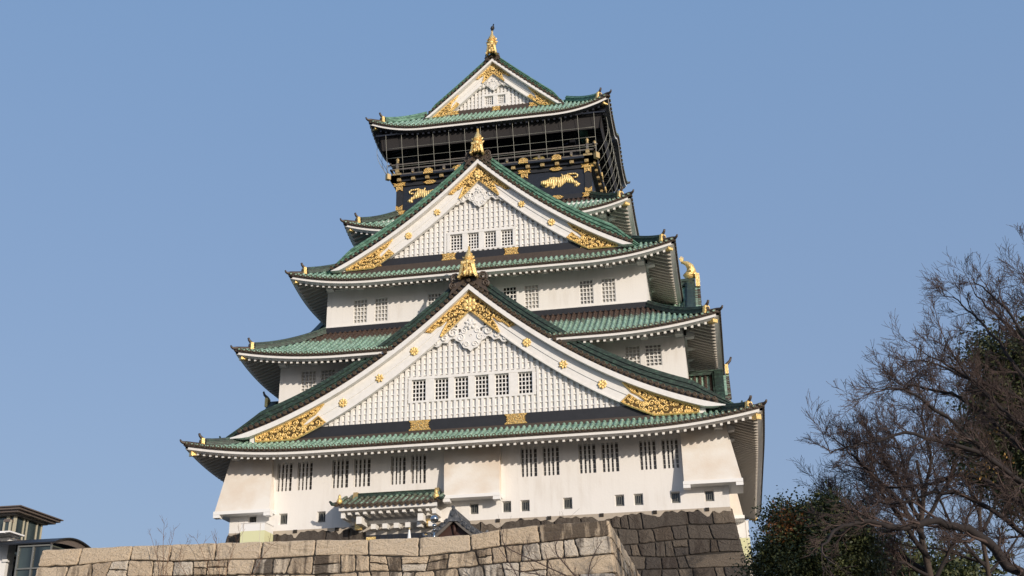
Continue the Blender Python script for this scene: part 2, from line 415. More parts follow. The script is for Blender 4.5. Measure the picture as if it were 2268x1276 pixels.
PITCH = .36
class Roof:
    def __init__(s, k, he, hu, ze, rise, a, lift, black=False, clip=None, bump=0, shel=None, umax=None):
        s.k, s.he, s.hu, s.ze, s.rise, s.a, s.lift = k, he, hu, ze, rise, a, lift
        s.black, s.clip, s.bump, s.shel = black, clip, bump, shel
        s.D = he - hu
    def z(s, side, u, v):
        U, W = dims(side, s.he)
        t = v / s.D
        c = max(0., U - abs(u))
        L = .48 * U
        lf = s.lift * max(0., 1 - c / L) ** 2.2 * (1 - max(0, t)) if c < L else 0.
        bp = 0.
        if s.bump and side in ('right', 'left') and abs(u) < 3.4:
            bp = s.bump * (.5 + .5 * math.cos(PI * u / 3.4)) * max(0, 1 - .8 * t)
        return s.ze + .06 + s.rise * (s.a * t + (1 - s.a) * t * t) + lf + bp
    def vmin(s, side, u):
        if s.clip is None or side != 'front': return 0.
        gd = s.clip
        v = 0.
        while v < s.D and s.z(side, u, v) < zc(gd, u) + .45: v += .1
        # in front of the gable plane nothing is hidden
        U, W = dims(side, s.he)
        return v if v > 0 else 0.
    def build(s):
        t = MB()
        rnd = random.Random(s.k)
        for side, S in SIDES.items():
            U, W = dims(side, s.he)
            n = int(2 * U / PITCH)
            us = [(-n / 2 + .5 + q) * PITCH for q in range(n)]
            ax = Vector(S(1, 0, 0)) - Vector(S(0, 0, 0))
            # pan surface
            nu = 60
            for q in range(nu):
                ua, ub = -U + 2 * U * q / nu, -U + 2 * U * (q + 1) / nu
                va0, vb0 = s.vmin(side, ua), s.vmin(side, ub)
                va1, vb1 = min(s.D, U - abs(ua)), min(s.D, U - abs(ub))
                if va0 >= va1 and vb0 >= vb1: continue
                m = 7
                for j in range(m):
                    pts = []
                    cs = []
                    for (uu, v0, v1, jj) in ((ua, va0, va1, j), (ub, vb0, vb1, j), (ub, vb0, vb1, j + 1), (ua, va0, va1, j + 1)):
                        v0 = min(v0, v1)
                        v = v0 + (v1 - v0) * jj / m
                        pts.append(S(uu, W - v, s.z(side, uu, v)))
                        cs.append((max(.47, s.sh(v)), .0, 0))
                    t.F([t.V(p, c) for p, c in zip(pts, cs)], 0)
                # eave lip under the pans
                if va0 == 0 and vb0 == 0:
                    za, zb = s.z(side, ua, 0), s.z(side, ub, 0)
                    t.quad(S(ua, W, za - .13), S(ub, W, zb - .13), S(ub, W, zb), S(ua, W, za), 1)
                    t.quad(S(ua, W - .5, za - .10), S(ub, W - .5, zb - .10), S(ub, W, zb - .13), S(ua, W, za - .13), 1)
            for u in us:
                v0 = s.vmin(side, u); v1 = min(s.D, U - abs(u) + .05)
                if v1 - v0 < .12: continue
                ns = max(1, int(round((v1 - v0) / .40)))
                for j in range(ns):
                    a_, b_ = v0 + (v1 - v0) * j / ns, v0 + (v1 - v0) * (j + 1) / ns + .03
                    if j == 0 and v0 == 0: a_ = -.05
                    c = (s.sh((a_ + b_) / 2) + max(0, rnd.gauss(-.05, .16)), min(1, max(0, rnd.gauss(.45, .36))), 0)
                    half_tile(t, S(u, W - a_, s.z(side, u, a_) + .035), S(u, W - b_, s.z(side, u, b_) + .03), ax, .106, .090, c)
                if v0 == 0:
                    ring_end(t, S, u, s.z(side, u, 0) + .055, .125, W + .075)
                    # drip tile between columns
                    zz = s.z(side, u + PITCH / 2, 0)
                    t.quad(S(u + .09, W + .05, zz - .09), S(u + PITCH - .09, W + .05, zz - .09), S(u + PITCH - .09, W + .05, zz + .03), S(u + .09, W + .05, zz + .03), 1)
        s.o = P("roof", t, [M_copper, M_brown, M_ring])
        s.edges()
        s.hips()
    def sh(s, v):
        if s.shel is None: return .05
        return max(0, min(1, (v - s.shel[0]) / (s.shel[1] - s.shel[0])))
    def edges(s):
        M1 = M_trim
        M2 = M_black if s.black else M_trim
        f1, f2, rf, sf = MB(), MB(), MB(), MB()
        wallh = s.wall
        for side, S in SIDES.items():
            U, W = dims(side, s.he)
            Uw, Ww = dims(side, wallh)
            OV = W - Ww
            def ez(u): return s.z(side, u, 0) - .12
            def skip(u): return s.clip is not None and side == 'front' and s.vmin(side, u) > 0
            nu = 64
            for mb, w0, w1, z0, z1, dz in ((f1, .06, .24, -.18, 0., 0), (f2, .10, .37, -.183, -.10, -.085)):
                for q in range(nu):
                    Ue = U - w0
                    ua, ub = -Ue + 2 * Ue * q / nu, -Ue + 2 * Ue * (q + 1) / nu
                    if skip((ua + ub) / 2): continue
                    za, zb = ez(ua), ez(ub)
                    P8 = [S(ua, W - w0, za + z0), S(ub, W - w0, zb + z0), S(ub, W - w1, zb + z0 + dz), S(ua, W - w1, za + z0 + dz),
                          S(ua, W - w0, za + z1), S(ub, W - w0, zb + z1), S(ub, W - w1, zb + z1), S(ua, W - w1, za + z1)]
                    mb.hexa(P8, 0)
            sl = .35
            # soffit and rafters
            for q in range(nu):
                Ue = U - .4
                ua, ub = -Ue + 2 * Ue * q / nu, -Ue + 2 * Ue * (q + 1) / nu
                if skip((ua + ub) / 2): continue
                def sz(u, d): return ez(u) - .24 + sl * d * (1 if not s.black else .6)
                da, db = min(OV + .2, U - abs(ua)), min(OV + .2, U - abs(ub))
                sf.quad(S(ua, W - .4, sz(ua, 0)), S(ub, W - .4, sz(ub, 0)), S(ub, W - max(.4, db), sz(ub, max(0, db - .4))), S(ua, W - max(.4, da), sz(ua, max(0, da - .4))))
            n = int(2 * (U - .75) / .425)
            for q in range(n + 1):
                u = (q - n / 2) * .425
                if skip(u): continue
                d1 = min(OV + .15, U - abs(u))
                d0 = .36
                if d1 < d0 + .15: continue
                k_ = sl * (1 if not s.black else .6)
                za = ez(u) - .255; zb = za + k_ * (d1 - d0)
                hw = .075
                rf.hexa([S(u - hw, W - d0, za - .155), S(u + hw, W - d0, za - .155), S(u + hw, W - d1, zb - .155), S(u - hw, W - d1, zb - .155),
                         S(u - hw, W - d0, za + .02), S(u + hw, W - d0, za + .02), S(u + hw, W - d1, zb + .06), S(u - hw, W - d1, zb + .06)], 0)
                rf.m[-4] = 1
        P("eave_board", f1, M1, s.o); P("inner_eave_board", f2, M2, s.o)
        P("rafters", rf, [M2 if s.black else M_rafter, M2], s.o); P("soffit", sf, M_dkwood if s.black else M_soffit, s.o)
    def corner(s, sx, sy, c, dz=0.):
        """point on the hip line, c metres in from the eave corner (measured along x and y)"""
        U, W = dims('front', s.he)
        z = s.z('front', U - c, c)
        y = CY + sy * (W - c)
        return Vector((sx * (s.he - c), y, z + dz))
    def hips(s):
        for sx in (-1, 1):
            for sy in (-1, 1):
                h = MB()
                cs = [.95 + (s.hipto - .95) * q / 10 for q in range(11)]
                path = [s.corner(sx, sy, c, .02) for c in cs]
                sec = [(-.24, 0), (-.24, .13), (-.17, .15), (-.17, .27), (-.20, .28), (-.20, .34), (-.12, .40), (-.10, .50), (0, .55), (.10, .50), (.12, .40), (.20, .34), (.20, .28), (.17, .27), (.17, .15), (.24, .13), (.24, 0)]
                h.sweep(sec, path, 0)
                P("hip_ridge", h, M_ridge if s.k != 5 else M_ridgeg, s.o)
                # lower run to the tip and the upturned horn
                tip = MB()
                pth = [s.corner(sx, sy, c, .10) for c in (1.0, .7, .4, .1, -.08)]
                pth += [pth[-1] + Vector((sx * .09, sy * .09, .06)), pth[-1] + Vector((sx * .14, sy * .14, .18))]
                tip.tube(pth, [.15, .15, .14, .12, .10, .075, .05], 7, 0)
                P("corner_horn", tip, M_brown, s.o)
                # gilded end tile
                gm = MB()
                d = Vector((sx, sy, 0)).normalized(); lt = Vector((-d.y, d.x, 0))
                c0 = s.corner(sx, sy, .80, 0)
                def TT(a, b, z): return c0 + lt * a + d * b + Vector((0, 0, z))
                gm.hexa([TT(-.27, -.1, .0), TT(.27, -.1, .0), TT(.27, .12, .0), TT(-.27, .12, .0), TT(-.19, -.1, .52), TT(.19, -.1, .52), TT(.19, .10, .52), TT(-.19, .10, .52)], 0)
                gm.hexa([TT(-.33, -.06, -.06), TT(.33, -.06, -.06), TT(.33, .15, -.06), TT(-.33, .15, -.06), TT(-.30, -.06, .10), TT(.30, -.06, .10), TT(.30, .15, .10), TT(-.30, .15, .10)], 0)
                gm.tube([TT(0, .13, .30), TT(0, .17, .30)], .13, 8, 1)
                gm.tube([TT(0, -.05, .5), TT(0, .10, .60), TT(0, .20, .72), TT(0, .24, .84)], [.10, .10, .085, .075], 7, 1)
                P("gilded_end_tile", gm, [M_gold, M_brown], s.o)
                # diagonal corner beam with gilded tip
                cb = MB()
                a0 = s.corner(sx, sy, .30, 0); 
                dl = s.he - s.wall
                zz = a0.z - .50
                def TB(a, b, z): 
                    return Vector((a0.x, a0.y, zz)) + lt * a - d * b + Vector((0, 0, z + .18 * b))
                for b0, b1, hw, hh, mi in ((0, .62, .20, .40, 0), (.62, dl * 1.35, .14, .31, 1)):
                    cb.hexa([TB(-hw, b0, -hh / 2), TB(hw, b0, -hh / 2), TB(hw, b1, -hh / 2), TB(-hw, b1, -hh / 2),
                             TB(-hw, b0, hh / 2), TB(hw, b0, hh / 2), TB(hw, b1, hh / 2), TB(-hw, b1, hh / 2)], mi)
                P("corner_beam", cb, [M_gold, M_black if s.black else M_trim], s.o)

ROOFS = {}
for args in (
    dict(k=1, he=18.0, hu=13.6, ze=4.50, rise=2.65, a=.42, lift=.80, shel=None),
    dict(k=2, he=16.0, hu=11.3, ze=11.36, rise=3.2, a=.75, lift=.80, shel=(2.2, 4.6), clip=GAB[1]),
    dict(k=3, he=13.5, hu=9.4, ze=17.58, rise=3.0, a=.95, lift=.85, shel=None),
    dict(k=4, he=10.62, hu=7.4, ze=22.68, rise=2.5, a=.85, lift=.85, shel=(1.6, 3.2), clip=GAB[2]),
    dict(k=5, he=9.34, hu=5.1, ze=31.75, rise=3.4, a=.95, lift=.95, black=True, shel=None, bump=1.15),
):
    r = Roof(**args); ROOFS[r.k] = r
for k, wl, ht in ((1, 15.62, 4.0), (2, 13.64, 4.6), (3, 11.35, 3.6), (4, 8.7, 3.15), (5, 7.43, 3.6)):
    ROOFS[k].wall = wl; ROOFS[k].hipto = ht
    ROOFS[k].build()

# ------------------------------------------------------------------ walls with real openings
def holed_front(mb, T, x0, x1, z0, z1, holes, m=0):
    xs = sorted(set([x0, x1] + [h[0] for h in holes] + [h[1] for h in holes]))
    zs = sorted(set([z0, z1] + [h[2] for h in holes] + [h[3] for h in holes]))
    for a, b in zip(xs[:-1], xs[1:]):
        for c, d in zip(zs[:-1], zs[1:]):
            mx, mz = (a + b) / 2, (c + d) / 2
            if any(h[0] < mx < h[1] and h[2] < mz < h[3] for h in holes): continue
            mb.quad(T(a, 0, c), T(b, 0, c), T(b, 0, d), T(a, 0, d), m)
    for h in holes:
        a, b, c, d = h[:4]; dp = h[4] if len(h) > 4 else .35
        fl = h[5] if len(h) > 5 else 0.          # splay
        o = [(a, 0, c), (b, 0, c), (b, 0, d), (a, 0, d)]
        i = [(a + fl, dp, c + fl), (b - fl, dp, c + fl), (b - fl, dp, d - fl), (a + fl, dp, d - fl)]
        for k in range(4):
            q = (k + 1) % 4
            mb.quad(T(*o[k]), T(*o[q]), T(*i[q]), T(*i[k]), m)

def barred_window(T, x0, x1, z0, z1, dp=.26, nb=3):
    """tall window: white upright bars in front of small dark panes"""
    fr = MB()
    fr.box((x0, dp - .03, z0), (x1, dp + .02, z0 + .06), 0, T); fr.box((x0, dp - .03, z1 - .05), (x1, dp + .02, z1), 0, T)
    fr.box((x0, dp - .03, z0 + .06), (x0 + .04, dp + .02, z1 - .05), 0, T); fr.box((x1 - .04, dp - .03, z0 + .06), (x1, dp + .02, z1 - .05), 0, T)
    o = P("window", fr, M_trim)
    bars = MB(); W = x1 - x0
    for k in range(nb):
        xc = x0 + W * (k + 1) / (nb + 1) - .0
        bars.box((xc - .066, .04, z0 + .001), (xc + .066, .11, z1 - .001), 0, T)
    P("bars", bars, M_trim, o)
    pn = MB(); pn.quad(T(x0, dp, z0), T(x1, dp, z0), T(x1, dp, z1), T(x0, dp, z1), 0)
    for k in range(1, 6):
        zz = z0 + (z1 - z0) * k / 6
        pn.box((x0 + .04, dp - .04, zz - .015), (x1 - .04, dp - .002, zz + .015), 1, T)
    P("pane", pn, [M_pane1, M_trim], o)

def lattice_window(T, x0, x1, z0, z1, nx=4, nz=6, pane=M_pane2, dp=.17, bw=.030):
    fr = MB()
    e = .045
    fr.box((x0, .03, z0), (x1, .12, z0 + e), 0, T); fr.box((x0, .03, z1 - e), (x1, .12, z1), 0, T)
    fr.box((x0, .03, z0 + e), (x0 + e, .12, z1 - e), 0, T); fr.box((x1 - e, .03, z0 + e), (x1, .12, z1 - e), 0, T)
    o = P("window", fr, M_trim)
    gr = MB()
    for k in range(1, nx):
        xc = x0 + (x1 - x0) * k / nx
        gr.box((xc - bw, .04, z0 + e), (xc + bw, .11, z1 - e), 0, T)
    for k in range(1, nz):
        zz = z0 + (z1 - z0) * k / nz
        gr.box((x0 + e, .05, zz - bw), (x1 - e, .10, zz + bw), 0, T)
    P("grille", gr, M_trim, o)
    pn = MB(); pn.quad(T(x0, dp, z0), T(x1, dp, z0), T(x1, dp, z1), T(x0, dp, z1))
    if pane is M_pane2: pane = random.choice((M_pane2, M_pane2b, M_pane2c))
    P("pane", pn, pane, o)

def loophole(T, x0, x1, z0, z1, dp=.28):
    fr = MB()
    fr.box((x0, dp - .05, z0), (x1, dp + .02, z0 + .06), 0, T); fr.box((x0, dp - .05, z1 - .03), (x1, dp + .02, z1), 0, T)
    fr.box((x0, dp - .05, z0 + .06), (x0 + .03, dp + .02, z1 - .03), 0, T); fr.box((x1 - .03, dp - .05, z0 + .06), (x1, dp + .02, z1 - .03), 0, T)
    o = P("loophole_window", fr, M_bar)
    br = MB()
    for k in (1, 2, 3):
        xc = x0 + (x1 - x0) * k / 4
        br.box((xc - .014, dp - .06, z0), (xc + .014, dp - .03, z1), 0, T)
    P("bars", br, M_bar, o)
    pn = MB(); pn.quad(T(x0, dp + .015, z0), T(x1, dp + .015, z0), T(x1, dp + .015, z1), T(x0, dp + .015, z1))
    P("pane", pn, M_pane, o)

def storey(h, z0, z1, holes, mwall, depth_back=None):
    mb = MB()
    y0 = -h; yb = h + 2 * CY
    T = lambda x, d, z: (x, y0 + d, z)
    holed_front(mb, T, -h, h, z0, z1, holes)
    mb.quad((h, y0, z0), (h, yb, z0), (h, yb, z1), (h, y0, z1)); mb.quad((-h, yb, z0), (-h, y0, z0), (-h, y0, z1), (-h, yb, z1))
    mb.quad((h, yb, z0), (-h, yb, z0), (-h, yb, z1), (h, yb, z1)); mb.quad((-h, y0, z1), (h, y0, z1), (h, yb, z1), (-h, yb, z1))
    return P("wall", mb, mwall), T

# first storey
pairs1 = [(-12.64, -10.28), (-8.98, -6.45), (-5.12, -2.85), (3.17, 5.56), (6.78, 9.22), (10.48, 12.84)]
loops1 = [-14.13, -12.07, -9.57, .21, 2.24, 3.38, 5.99, 9.13, 10.26, 12.47, 14.45]
holes = [(a, b, 2.52, 4.33, .36) for a, b in pairs1] + [(x - .29, x + .29, .40, 1.10, .24, .075) for x in loops1]
wall1, T1 = storey(15.62, 0., 5.6, holes, M_white)
for a, b in pairs1:
    mull = MB(); c = (a + b) / 2
    mull.box((c - .18, .015, 2.521), (c + .18, .34, 4.329), 0, T1)
    P("window_mullion", mull, M_white, wall1)
for a, b in pairs1:
    c = (a + b) / 2
    barred_window(T1, a + .001, c - .181, 2.521, 4.329); barred_window(T1, c + .181, b - .001, 2.521, 4.329)
for x in loops1: loophole(T1, x - .215, x + .215, .475, 1.025, .22)
# second storey
w2 = [(-12.13, -11.07), (-10.75, -9.73), (9.79, 10.77), (11.09, 12.14)]
wall2, T2 = storey(13.64, 6.6, 12.6, [(a, b, 9.68, 11.14, .3) for a, b in w2], M_white)
for a, b in w2: lattice_window(T2, a + .001, b - .001, 9.681, 11.139, 4, 6)
# third storey
w3 = [(-9.37, -8.38), (-7.83, -6.87), (-3.98, -3.01), (-2.6, -1.6), (1.41, 2.36), (2.92, 3.91), (6.75, 7.70), (8.26, 9.22)]
wall3, T3 = storey(11.35, 13.0, 18.8, [(a, b, 15.2, 16.98, .3) for a, b in w3], M_white)
for k, (a, b) in enumerate(w3): lattice_window(T3, a + .001, b - .001, 15.201, 16.979, 4, 6, M_pane if k == 4 else M_pane2)
# trim boards at the feet of walls 3 and 2
tb = MB()
for side, S in SIDES.items():
    U, W = dims(side, 11.35)
    tb.box((-U - .12, W, 14.56), (U + .12, W + .12, 14.98), 0, S)
    tb.box((-U - .05, W, 14.983), (U + .05, W + .05, 15.09), 1, S)
P("foot_board", tb, [M_navy, M_trim], wall3)
wall4, T4 = storey(8.7, 19.0, 24.3, [], M_white)
# top storey: black lacquer body, then the recessed gallery
wall5, T5 = storey(7.43, 23.2, 28.45, [], M_black)
gal, T6 = storey(6.3, 28.4, 33.2, [(-5.9 + k * 1.72, -5.9 + k * 1.72 + 1.45, 29.2, 31.0, .2) for k in range(7)], M_black)
for k in range(7):
    pn = MB(); x = -5.9 + k * 1.72
    pn.box((x, .15, 29.2), (x + 1.45, .19, 31.0), 0, T6)
    P("gallery_window", pn, M_pane3)

# beams and brackets under the eaves
def bracket_mesh():
    b = MB()
    b.hexa([(-.24, -.05, -.02), (.24, -.05, -.02), (.24, -.62, .02), (-.24, -.62, .02), (-.24, -.05, .40), (.24, -.05, .40), (.24, -.72, .40), (-.24, -.72, .40)])
    return b
proto = None
for k, h, n in ((1, 15.62, 15), (2, 13.64, 13), (3, 11.35, 11), (4, 8.7, 8)):
    zb = ROOFS[k].ze + .10
    wl = {1: wall1, 2: wall2, 3: wall3, 4: wall4}[k]
    bm = MB()
    for side, S in SIDES.items():
        U, W = dims(side, h)
        bm.box((-U - .14, W, zb + .12), (U + .14, W + .14, zb + .36), 0, S)
    P("wall_beam", bm, M_trim, wl)
    for side, S in (('front', SIDES['front']), ('right', SIDES['right'])):
        U, W = dims(side, h)
        for q in range(n if side == 'front' else n - 2):
            m = n if side == 'front' else n - 2
            u = -U + .3 + (2 * U - .6) * q / (m - 1)
            if k in (2, 4) and side == 'front' and abs(u) < (4.6 if k == 2 else 3.4): continue
            rz = 0 if side == 'front' else PI / 2
            if proto is None:
                proto = bracket_mesh().build("bracket", M_trim); o = proto; o.parent = wl
            else:
                o = copy_part(proto, wl)
            o.location = S(u, W + .0, zb + .02)
            o.rotation_euler = (0, 0, rz)

# flared stone-drop bays of the first storey
def bay(pts_top, pts_bot, z0, z1, rim):
    b = MB()
    b.hexa([(x, y, z0) for x, y in pts_bot] + [(x, y, z1) for x, y in pts_top], 0)
    cx = sum(p[0] for p in pts_bot) / 4; cy = sum(p[1] for p in pts_bot) / 4
    o = P("drop_bay", b, M_bay)
    r = MB()
    r.hexa([(x, y, z0 - .16) for x, y in rim] + [(x, y, z0 + .04) for x, y in rim])
    # two cantilever beam ends below the rim
    P("bay_rim", r, M_whitep, o)
    k = MB()
    for (x, y) in (rim[0], rim[1]):
        sx = 1 if x < cx else -1; 
        k.box((min(x, x + sx * .42), y + .02, z0 - .36), (max(x, x + sx * .42), y + .5, z0 - .163))
    P("beam_end", k, M_whitep, o)
F = -15.62
bay([(-15.70, F - .12), (-12.98, F - .12), (-12.98, F + 1.), (-15.70, F + 1.)],
    [(-16.30, F - .88), (-12.66, F - .88), (-12.66, F + 2.4), (-16.30, F + 2.4)], 1.22, 5.2,
    [(-16.36, F - .93), (-12.60, F - .93), (-12.60, F + 2.4), (-16.36, F + 2.4)])
bay([(-1.66, F - .12), (1.94, F - .12), (1.94, F + .4), (-1.66, F + .4)],
    [(-1.46, F - .88), (1.94, F - .88), (1.94, F + .4), (-1.46, F + .4)], 1.42, 5.2,
    [(-1.52, F - .93), (2.0, F - .93), (2.0, F + .4), (-1.52, F + .4)])
bay([(13.03, F - .12), (15.72, F - .12), (15.72, F + 1.), (13.03, F + 1.)],
    [(13.06, F - .88), (16.42, F - .88), (16.42, F + 2.4), (13.06, F + 2.4)], 1.44, 5.2,
    [(13.0, F - .93), (16.48, F - .93), (16.48, F + 2.4), (13.0, F + 2.4)])
sb = MB()
sb.hexa([(15.6, -7.6, 1.0), (16.42, -7.6, 1.0), (16.42, -4.2, 1.0), (15.6, -4.2, 1.0), (15.6, -7.6, 5.0), (15.74, -7.6, 5.0), (15.74, -4.2, 5.0), (15.6, -4.2, 5.0)])
o = P("drop_bay", sb, M_bay)
r = MB(); r.box((15.6, -7.7, .82), (16.5, -4.1, 1.02)); P("bay_rim", r, M_whitep, o)

# ------------------------------------------------------------------ ornament builders
def in_poly(x, y, pts):
    c = False; n = len(pts)
    for i in range(n):
        x1, y1 = pts[i]; x2, y2 = pts[(i + 1) % n]
        if (y1 > y) != (y2 > y) and x < (x2 - x1) * (y - y1) / (y2 - y1) + x1: c = not c
    return c
def pdist(x, y, pts):
    d = 1e9; n = len(pts)
    for i in range(n):
        x1, y1 = pts[i]; x2, y2 = pts[(i + 1) % n]
        L2 = (x2 - x1) ** 2 + (y2 - y1) ** 2
        t = 0 if L2 == 0 else max(0, min(1, ((x - x1) * (x2 - x1) + (y - y1) * (y2 - y1)) / L2))
        d = min(d, math.hypot(x - x1 - t * (x2 - x1), y - y1 - t * (y2 - y1)))
    return d

def filigree(name, T, pts, parent, d0, cell=.30, rt=.033, rnd=None, hole=None, back=None):
    """pierced gilded plate: dark backing, bright scrolls and a rim. T(u, depth, z)"""
    rnd = rnd or random.Random(3)
    mb = MB()
    mb.prism(pts, lambda u, z: T(u, d0, z), lambda u, z: T(u, d0 + .05, z), 1)
    rim = [T(u, d0 - .015, z) for u, z in pts]; rim.append(rim[0])
    mb.tube(rim, rt * 1.25, 4, 0, False)
    x0, x1 = min(p[0] for p in pts), max(p[0] for p in pts)
    y0, y1 = min(p[1] for p in pts), max(p[1] for p in pts)
    placed = []
    N1 = int(9 * (x1 - x0) * (y1 - y0) / cell ** 2)
    cell0, rt0 = cell, rt
    for it in range(N1 * 4):
        cell, rt = (cell0, rt0) if it < N1 else (cell0 * .5, rt0 * .72)
        x, y = rnd.uniform(x0, x1), rnd.uniform(y0, y1)
        if not in_poly(x, y, pts): continue
        dd = pdist(x, y, pts)
        r = min(cell * rnd.uniform(.32, .55), dd * .92)
        if r < cell * .16: continue
        if hole and math.hypot(x - hole[0], y - hole[1]) < hole[2] + r * .8: continue
        if any(math.hypot(x - a, y - b) < (r + c) * .86 for a, b, c in placed): continue
        placed.append((x, y, r))
        a0 = rnd.uniform(0, 2 * PI); sg = rnd.choice((-1, 1)); turns = rnd.uniform(1.1, 1.5)
        sp = []
        for q in range(11):
            t = q / 10
            rr = r * (1 - .72 * t)
            sp.append(T(x + rr * math.cos(a0 + sg * turns * 2 * PI * t), d0 - .025, y + rr * math.sin(a0 + sg * turns * 2 * PI * t)))
        mb.tube(sp, [rt * (1 - .2 * q / 10) for q in range(11)], 4, 0, True)
        # leaf bud at the heart
        cx = rnd.uniform(-.1, .1) * r
        mb.tube([T(x + cx, d0 - .0, y), T(x + cx, d0 - .055, y)], [r * .30, r * .14], 6, 0, True)
    return P(name, mb, [M_gold, back or M_goldbk], parent)

def rosette(T, u, z, r, d0, parent, star=False, m=None, name="rosette"):
    mb = MB(); n = 48; pet = 8 if not star else 7
    rings = []
    for k, (q, h) in enumerate(((1.0, .0), (.98, .05), (.72, .075), (.42, .06), (.30, .05), (.24, .09), (.0001, .10))):
        ring = []
        for j in range(n):
            a = 2 * PI * j / n + .2
            pm = abs(math.cos(pet * a / 2))
            rr = r * q * ((.80 + .20 * pm) if not star else (.62 + .38 * pm ** 1.5)) if k < 4 else r * q
            hh = h * (.55 + .45 * pm) if 0 < k < 4 else h
            ring.append(mb.V(T(u + rr * math.cos(a), d0 - hh * (r / .3), z + rr * math.sin(a))))
        rings.append(ring)
    for a, b in zip(rings[:-1], rings[1:]):
        for j in range(n): mb.F((a[j], a[(j + 1) % n], b[(j + 1) % n], b[j]), 0, False)
    return P(name, mb, m or M_gold, parent)

def plate(T, u, z, wd, h, parent, d0, name="beam_fitting"):
    """swallow-tailed gilded fitting on a beam"""
    a, b = wd / 2, h / 2
    pts = [(-a, -b), (a, -b), (a * .74, -b * .45), (a * .86, -b * .2), (a * .66, 0), (a * .86, b * .2), (a * .74, b * .45), (a, b),
           (-a, b), (-a * .74, b * .45), (-a * .86, b * .2), (-a * .66, 0), (-a * .86, -b * .2), (-a * .74, -b * .45)]
    return filigree(name, T, [(u + p, z + q) for p, q in pts], parent, d0, cell=max(.16, h * .42), rt=.022, rnd=random.Random(int(u * 100) + 5), back=M_goldpl)

def spiral(mb, T, u, z, r, d0, a0, sg, turns=1.4, rt=.06, m=0):
    sp = []
    for q in range(15):
        t = q / 14; rr = r * (1 - .8 * t)
        sp.append(T(u + rr * math.cos(a0 + sg * turns * 2 * PI * t), d0, z + rr * math.sin(a0 + sg * turns * 2 * PI * t)))
    mb.tube(sp, [rt * (1 - .3 * q / 14) for q in range(15)], 6, m, True)

def pendant(T, gd, sc, parent, ztop, d0):
    """carved white pendant under the gable peak with scrolling wings"""
    mb = MB()
    half = [(0, 0), (.62, -.50), (.92, -.86), (.80, -1.10), (.62, -1.16), (.66, -1.36), (.95, -1.44), (1.08, -1.62), (1.0, -1.88), (.72, -2.02), (.60, -2.22), (.46, -2.44), (.2, -2.50), (0, -2.70)]
    pts = [(x * sc, ztop + y * sc) for x, y in half] + [(-x * sc, ztop + y * sc) for x, y in half[-2:0:-1]]
    mb.prism(pts, lambda u, z: T(u, d0, z), lambda u, z: T(u, d0 + .16, z))
    o = P("pendant", mb, M_trim, parent)
    sc2 = MB()
    for sx in (-1, 1):
        a = 0 if sx > 0 else PI
        spiral(sc2, T, sx * .46 * sc, ztop - 1.30 * sc, .22 * sc, d0 - .01, a + PI / 2 * sx, sx, 1.3, .045 * sc)
        spiral(sc2, T, sx * .66 * sc, ztop - 1.74 * sc, .27 * sc, d0 - .01, a + 1.2 * sx, sx, 1.4, .05 * sc)
        spiral(sc2, T, sx * .28 * sc, ztop - 2.22 * sc, .22 * sc, d0 - .01, a, sx, 1.4, .045 * sc)
    spiral(sc2, T, 0, ztop - 1.62 * sc, .11 * sc, d0 - .01, 0, 1, 1., .03 * sc)
    P("carved_scrolls", sc2, M_trim, o)
    for sx in (-1, 1):
        wg = MB()
        n = 12
        up, lo = [], []
        for q in range(n + 1):
            u = (.80 + 2.2 * q / n) * sc
            zt = ztop - (.44 + .62 * (u / sc)) * sc
            th = (.62 * (1 - q / n) ** .8 + .10 + .10 * math.sin(q * 1.9)) * sc
            up.append((sx * u, zt)); lo.append((sx * u, zt - th))
        wg.prism(up + lo[::-1], lambda u, z: T(u, d0 - .02, z), lambda u, z: T(u, d0 + .14, z))
        a = 0 if sx > 0 else PI
        spiral(wg, T, sx * 1.14 * sc, ztop - 1.38 * sc, .34 * sc, d0 - .05, a + 2.4 * sx, -sx, 1.5, .075 * sc)
        spiral(wg, T, sx * 1.72 * sc, ztop - 1.72 * sc, .24 * sc, d0 - .05, a + 2.2 * sx, -sx, 1.2, .07 * sc)
        spiral(wg, T, sx * 2.26 * sc, ztop - 1.98 * sc, .18 * sc, d0 - .05, a + 2.0 * sx, -sx, 1.2, .06 * sc)
        spiral(wg, T, sx * 2.78 * sc, ztop - 2.26 * sc, .13 * sc, d0 - .05, a + 2.0 * sx, -sx, 1.2, .05 * sc)
        P("carved_wing", wg, M_trim, parent)
    rosette(T, 0, ztop - .84 * sc, .40 * sc, d0 - .02, o, star=True, m=M_trim, name="carved_flower")

